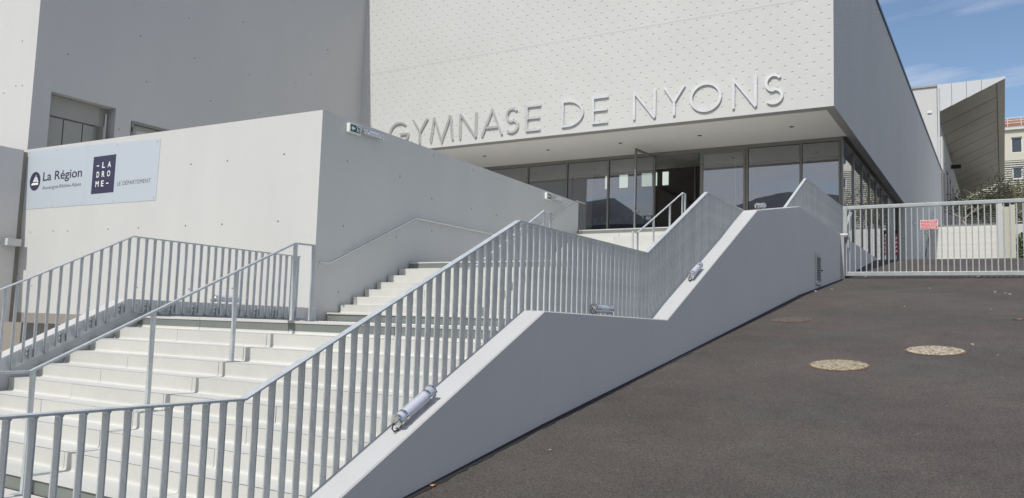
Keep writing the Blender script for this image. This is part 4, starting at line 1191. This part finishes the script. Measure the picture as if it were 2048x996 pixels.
# ------------------------------------------------------------------ rear: stair, hall with wing roof, louvred building, trees
def rear_stair():
    t = thing('rear_staircase', (-4.0, 50.5, 2.94), 'broad white stair far behind the gate rising to the terrace', 'stairs')
    n = 28; y0 = 50.6; z0 = 2.94
    for i in range(n):
        Y = y0 + i * .34; z = z0 + (i + 1) * .1605
        part('step', MB().box((-3.92, Y, z - .1605 + .032), (-.05, Y + .37, z)).box((-3.92, Y + .05, z - .1605), (-.05, Y + .36, z - .1285)), M['step'] if i < n - 1 else M['contrast'], t)
    part('side_wall', MB().prism([(49.5, 2.9), (60.3, 2.9), (60.3, 8.6), (51.5, 4.2), (49.5, 4.0)], 0, -.048, .16), M['white'], t)
    w = thing('stair_handrail', (-3.86, 50.6, 2.94), 'thin dark handrail climbing the far stair along the grey wall', 'handrail')
    part('rail', MB().tube([(-3.8, 50.2, 4.0), (-3.8, 60.1, 8.5)], .03, 8), M['galv'], w)
    part('rail', MB().tube([(-3.8, 49.5, 3.95), (-3.8, 50.2, 4.0)], .03, 8), M['galv'], w)
    for k in range(6):
        y = 50.4 + k * 1.9; part('post', MB().tube([(-3.8, y, 3.0 + max(0, (y - 50.6)) * .472), (-3.8, y, 4.0 + (y - 50.2) * .4545)], .022, 6), M['galv'], w)
rear_stair()
def piers():
    t = thing('white_pier', (-.05, 37.6, 2.94), 'tall white pier standing behind the gate at right', 'pillar')
    part('shaft', MB().box((-.16, 37.6, 2.9), (.06, 38.2, 5.50)), M['white'], t, bevel=.01)
    t = thing('cream_pier', (.4, 38, 2.94), 'cream rendered pier right of the white one behind the gate', 'pillar')
    part('shaft', MB().box((.30, 38.0, 2.9), (.50, 38.35, 5.46)), M['cream'], t, bevel=.01)
    part('panel', MB().box((.07, 38.1, 2.9), (.298, 38.2, 5.40)), M['cream'], t)
piers()

def hall():
    y0, y1 = 73.0, 120.0; X = -4.25
    t = thing('sports_hall', (X, y0, 2.9), 'tall rear hall with a sharp cantilevered roof wing of bronze panels', 'building')
    part('front_wall', MB().box((-34, y0, 2.9), (X, y0 + .3, 20.45)), M['side'], t)
    part('parapet', MB().box((-34, y0 - .12, 20.451), (X + .02, y0 + .3, 20.60)), M['fascia'], t)
    part('downpipe', MB().tube([(X + .12, y0 - .08, 13.0), (X + .12, y0 - .08, 20.3)], .08, 10), M['wingw'], t)
    part('wall_lamp', MB().box((-4.95, y0 - .12, 18.30), (-4.65, y0, 18.42)), M['plastic'], t)
    # wing: front fascia triangle
    tri = [(X + .02, 18.30), (-.06, 20.24), (.52, 20.52), (.52, 20.66), (X + .02, 20.58)]
    part('wing_body', MB().prism([(X + .02, 18.36), (-.06, 20.30), (.50, 20.56), (.50, 20.64), (X + .02, 20.56)], 1, y0 + .1, y1), M['fascia'], t)
    k = 4
    for i in range(k):
        a, b = i / k, (i + 1) / k
        xa, xb = X + .02 + (4.19) * a, X + .02 + 4.19 * b
        f = lambda x: 18.28 + (x - X - .02) * (20.24 - 18.28) / 4.19
        part('fascia_panel', MB().prism([(xa + .02, f(xa)), (xb - .02, f(xb)), (xb - .02, 20.6 + .01 * b), (xa + .02, 20.6)], 1, y0, y0 + .09), M['wingw'], t)
    part('fascia_panel', MB().prism([(-.06, 20.24), (.54, 20.52), (.54, 20.68), (-.06, 20.62)], 1, y0 - .005, y0 + .09), M['wingw'], t)
    n = 11
    for i in range(n):
        a = y0 + .12 + (y1 - y0 - .12) * i / n; b = y0 + .12 + (y1 - y0 - .12) * (i + 1) / n
        v = [(X + .02, a + .06, 18.28), (-.10, a + .06, 20.20), (-.10, b - .06, 20.20), (X + .02, b - .06, 18.28)]
        v2 = [(p[0] - .02, p[1], p[2] + .06) for p in v]
        part('soffit_panel', MB().add(v + v2, [(0, 1, 2, 3), (7, 6, 5, 4), (0, 4, 5, 1), (1, 5, 6, 2), (2, 6, 7, 3), (3, 7, 4, 0)]), M['wingp'], t)
    part('edge_panel', MB().prism([(-.02, 20.20), (.52, 20.48), (.50, 20.54), (-.04, 20.28)], 1, y0 + .1, y1), M['wingp'], t)
    # ramp-side wall with piers
    part('beam', MB().box((X - .3, y0 + .31, 15.9), (X, y1, 18.27)), M['fascia'], t)
    part('recess', MB().box((X - .9, y0 + .31, 2.9), (X - .7, y1, 15.9)), M['dark'], t)
    for i in range(10):
        y = y0 + .31 + i * 5.0; part('pier', MB().box((X - .7, y, 2.9), (X, y + 1.3, 15.898)), M['side'], t)
    part('corner_block', MB().box((X + .001, y0 + .05, 13.6), (X + .34, y0 + 2.2, 16.3)), M['white'], t)
    part('floodlight', MB().box((X + .02, 93.2, 17.4), (X + .9, 93.7, 17.75)), M['black'], t)
    part('back_wall', MB().box((-34, y1, 2.9), (X, y1 + .3, 20.4)), M['side'], t)
    part('roof', MB().box((-34, y0 + .31, 20.3), (X, y1, 20.5)), M['fascia'], t)
hall()

def louvred_building():
    Y = 122.0; x0, x1 = -14, 22
    t = thing('louvred_building', (4, Y, 7.4), 'cream building with zinc louvres and a terracotta tiled roof in the right background', 'building')
    ops = []; wins = []
    for k in range(-3, 5):
        wx = 1.36 + k * 4.2
        wins.append((wx, 24.3, wx + 1.22, 26.35)); wins.append((wx + .08, 20.9, wx + 1.16, 22.4)); wins.append((wx + .08, 12.5, wx + 1.16, 15.0))
    sky = [w for w in wins if w[1] > 23]
    outer = [(x0, 23.3), (x1, 23.3), (x1, 27.3), (x0, 27.3)]
    part('upper_wall', face_wall(outer, lambda u, v, d: (u, Y + d, v), (), [[(a, b), (c, b), (c, d), (a, d)] for a, b, c, d in sky], reveal=.35), M['cream'], t)
    part('lower_wall', MB().box((x0, Y + .3, 7.4), (x1, Y + .5, 23.3)), M['fascia'], t)
    for a, b, c, d in wins:
        w = part('window', MB().box((a + .02, Y + .26, b + .02), (c - .02, Y + .29, d - .02)), M['farglass'], t)
        f = MB().box((a, Y + .2, b), (a + .09, Y + .27, d)).box((c - .09, Y + .2, b), (c, Y + .27, d)).box((a + .091, Y + .2, b), (c - .091, Y + .27, b + .09)).box((a + .091, Y + .2, d - .09), (c - .091, Y + .27, d))
        part('window_frame', f, M['plastic'], w)
    part('window_back', MB().box((x0, Y + 1.2, 7.4), (x1, Y + 1.3, 27)), M['dark'], t)
    z = 7.7
    while z < 23.2:
        m = MB(); cut = sorted((a - .05, c + .05) for a, b, c, d in wins if b - .1 < z < d and b < 23)
        segs = []; x = x0
        for a, c in cut: segs.append((x, a)); x = c
        segs.append((x, x1))
        for a, c in segs:
            m.add([(a, Y - .02, z), (c, Y - .02, z), (c, Y + .2, z + .16), (a, Y + .2, z + .16), (a, Y - .02, z + .14), (c, Y - .02, z + .14), (c, Y + .2, z + .19), (a, Y + .2, z + .19)], [(0, 1, 2, 3), (7, 6, 5, 4), (0, 4, 5, 1), (2, 6, 7, 3), (0, 3, 7, 4), (1, 5, 6, 2)])
        part('louvre_slat', m, M['louvre'], t); z += .29
    part('cornice', MB().box((x0 - .3, Y - .35, 27.301), (x1 + .3, Y + .6, 27.6)), M['white'], t)
    # tiled roof
    nx = int((x1 - x0 + .6) / .14); V = []; rows = [(Y - .4, 27.62), (Y + 1.3, 29.05)]
    for yy, zz in rows:
        for i in range(nx + 1): V.append((x0 - .3 + i * .14, yy, zz + .07 * abs(math.sin(i * math.pi / 2))))
    part('roof', MB().add(V, [(i, i + 1, nx + 2 + i, nx + 1 + i) for i in range(nx)]), M['tile'], t)
    for k in range(3): part('roof_rail', MB().box((x0, Y - .3, 28.15 + k * .35), (x1, Y - .26, 28.19 + k * .35)), M['plastic'], t)
    for k in range(24): part('roof_rail_post', MB().box((x0 + k * 1.5, Y - .3, 27.6), (x0 + k * 1.5 + .05, Y - .25, 28.9)), M['plastic'], t)
    part('end_wall', MB().box((x1 - .3, Y + .51, 7.4), (x1, Y + 12, 27.3)), M['cream'], t)
    part('end_wall', MB().box((x0, Y + .51, 7.4), (x0 + .3, Y + 12, 27.3)), M['cream'], t)
louvred_building()

def tree(x, y, z, h, cr, nleaf, label, seed, leafmat, dens=1.0, lean=0, zc=.62, flat=.55, ls=.13, name='tree'):
    rr = random.Random(seed)
    t = thing(name, (x, y, z), label, 'tree' if h > 3 else 'shrub')
    m = MB(); tips = []
    def branch(p, d, L_, r, lev):
        pts = [p]; q = p.copy(); dd = d.copy()
        for k in range(4):
            dd = (dd + Vector((rr.uniform(-.22, .22), rr.uniform(-.22, .22), rr.uniform(-.05, .12)))).normalized(); q = q + dd * L_ / 4; pts.append(q.copy())
        m.tube(pts, [r, r * .86, r * .74, r * .62, r * .48], 7 if lev == 0 else 5)
        if lev < 3:
            for k in range(4 if lev < 2 else 3):
                i = rr.choice((2, 3, 4)) if lev else rr.choice((3, 4, 4)); an = rr.uniform(0, 6.28)
                nd = (dd * .55 + Vector((math.cos(an), math.sin(an), rr.uniform(0, .5))) * .85).normalized()
                branch(pts[i], nd, L_ * rr.uniform(.55, .75), r * .48, lev + 1)
        else: tips.append(q)
        if lev == 2: tips.append(q)
    branch(Vector((x, y, z)), Vector((lean, 0, 1)).normalized(), h * .42, h * .022, 0)
    part('trunk', m, M['trunk'], t, smooth=True)
    lm = MB(); V = []; F = []
    for i in range(nleaf):
        tp = rr.choice(tips); 
        p = tp + Vector((rr.gauss(0, cr * .16), rr.gauss(0, cr * .16), rr.gauss(0, cr * .13)))
        a = Vector((rr.gauss(0, 1), rr.gauss(0, 1), rr.gauss(0, 1))).normalized(); b = a.orthogonal().normalized(); s = ls * rr.uniform(.6, 1.3)
        k = len(V); V += [p - a * s, p - b * s * .4, p + a * s, p + b * s * .4]; F.append((k, k + 1, k + 2, k + 3))
    me = bpy.data.meshes.new('crown'); me.from_pydata([tuple(v - Vector((x, y, z))) for v in V], [], F); me.materials.append(leafmat)
    o = bpy.data.objects.new('crown', me); COL.objects.link(o); o.parent = t
    return t
tree(.1, 86, 7.4, 8.6, 3.0, 3200, 'sparse olive tree in front of the louvred building, centre of the group', 1, M['olive'])
tree(1.6, 92, 7.4, 10.0, 3.8, 4500, 'darker bushy tree at the right edge before the louvres', 2, M['olive'])
tree(-2.2, 78, 7.4, 7.0, 2.2, 160, 'nearly bare tree with a pale trunk beside the roof wing', 3, M['olive'])
tree(5.0, 96, 7.4, 10, 4.6, 2200, 'tree beyond the right edge of the view', 4, M['olive'])
def shrubs():
    for i, (x, y, z, h, lb) in enumerate(((1.35, 49.0, 2.94, 2.8, 'green shrub behind the cream pier at the right edge'), (2.4, 52, 2.94, 2.9, 'second green shrub just beyond the right edge'))):
        rr = random.Random(40 + i)
        t = thing('shrub', (x, y, z), lb, 'shrub')
        m = MB()
        for k in range(9):
            an = rr.uniform(0, 6.28); m.tube([(x, y, z), (x + .3 * math.cos(an), y + .3 * math.sin(an), z + h * .45), (x + .6 * math.cos(an), y + .6 * math.sin(an), z + h * .8)], [.03, .02, .01], 5)
        part('stem', m, M['trunk'], t)
        V = []; F = []
        for q in range(3500):
            an = rr.uniform(0, 6.28); ra = 1.0 * math.sqrt(rr.random()) * (1 + .25 * math.sin(3 * an)); zz = rr.uniform(.1, 1)
            p = Vector((ra * math.cos(an), ra * math.sin(an), zz * h * (1 - .15 * ra)))
            a = Vector((rr.gauss(0, 1), rr.gauss(0, 1), rr.gauss(0, 1))).normalized(); b = a.orthogonal(); s = .08 * rr.uniform(.6, 1.3); k = len(V)
            V += [p - a * s, p - b * s * .45, p + a * s, p + b * s * .45]; F.append((k, k + 1, k + 2, k + 3))
        me = bpy.data.meshes.new('foliage'); me.from_pydata([tuple(v) for v in V], [], F); me.materials.append(M['hedge'])
        o = bpy.data.objects.new('foliage', me); COL.objects.link(o); o.parent = t
shrubs()
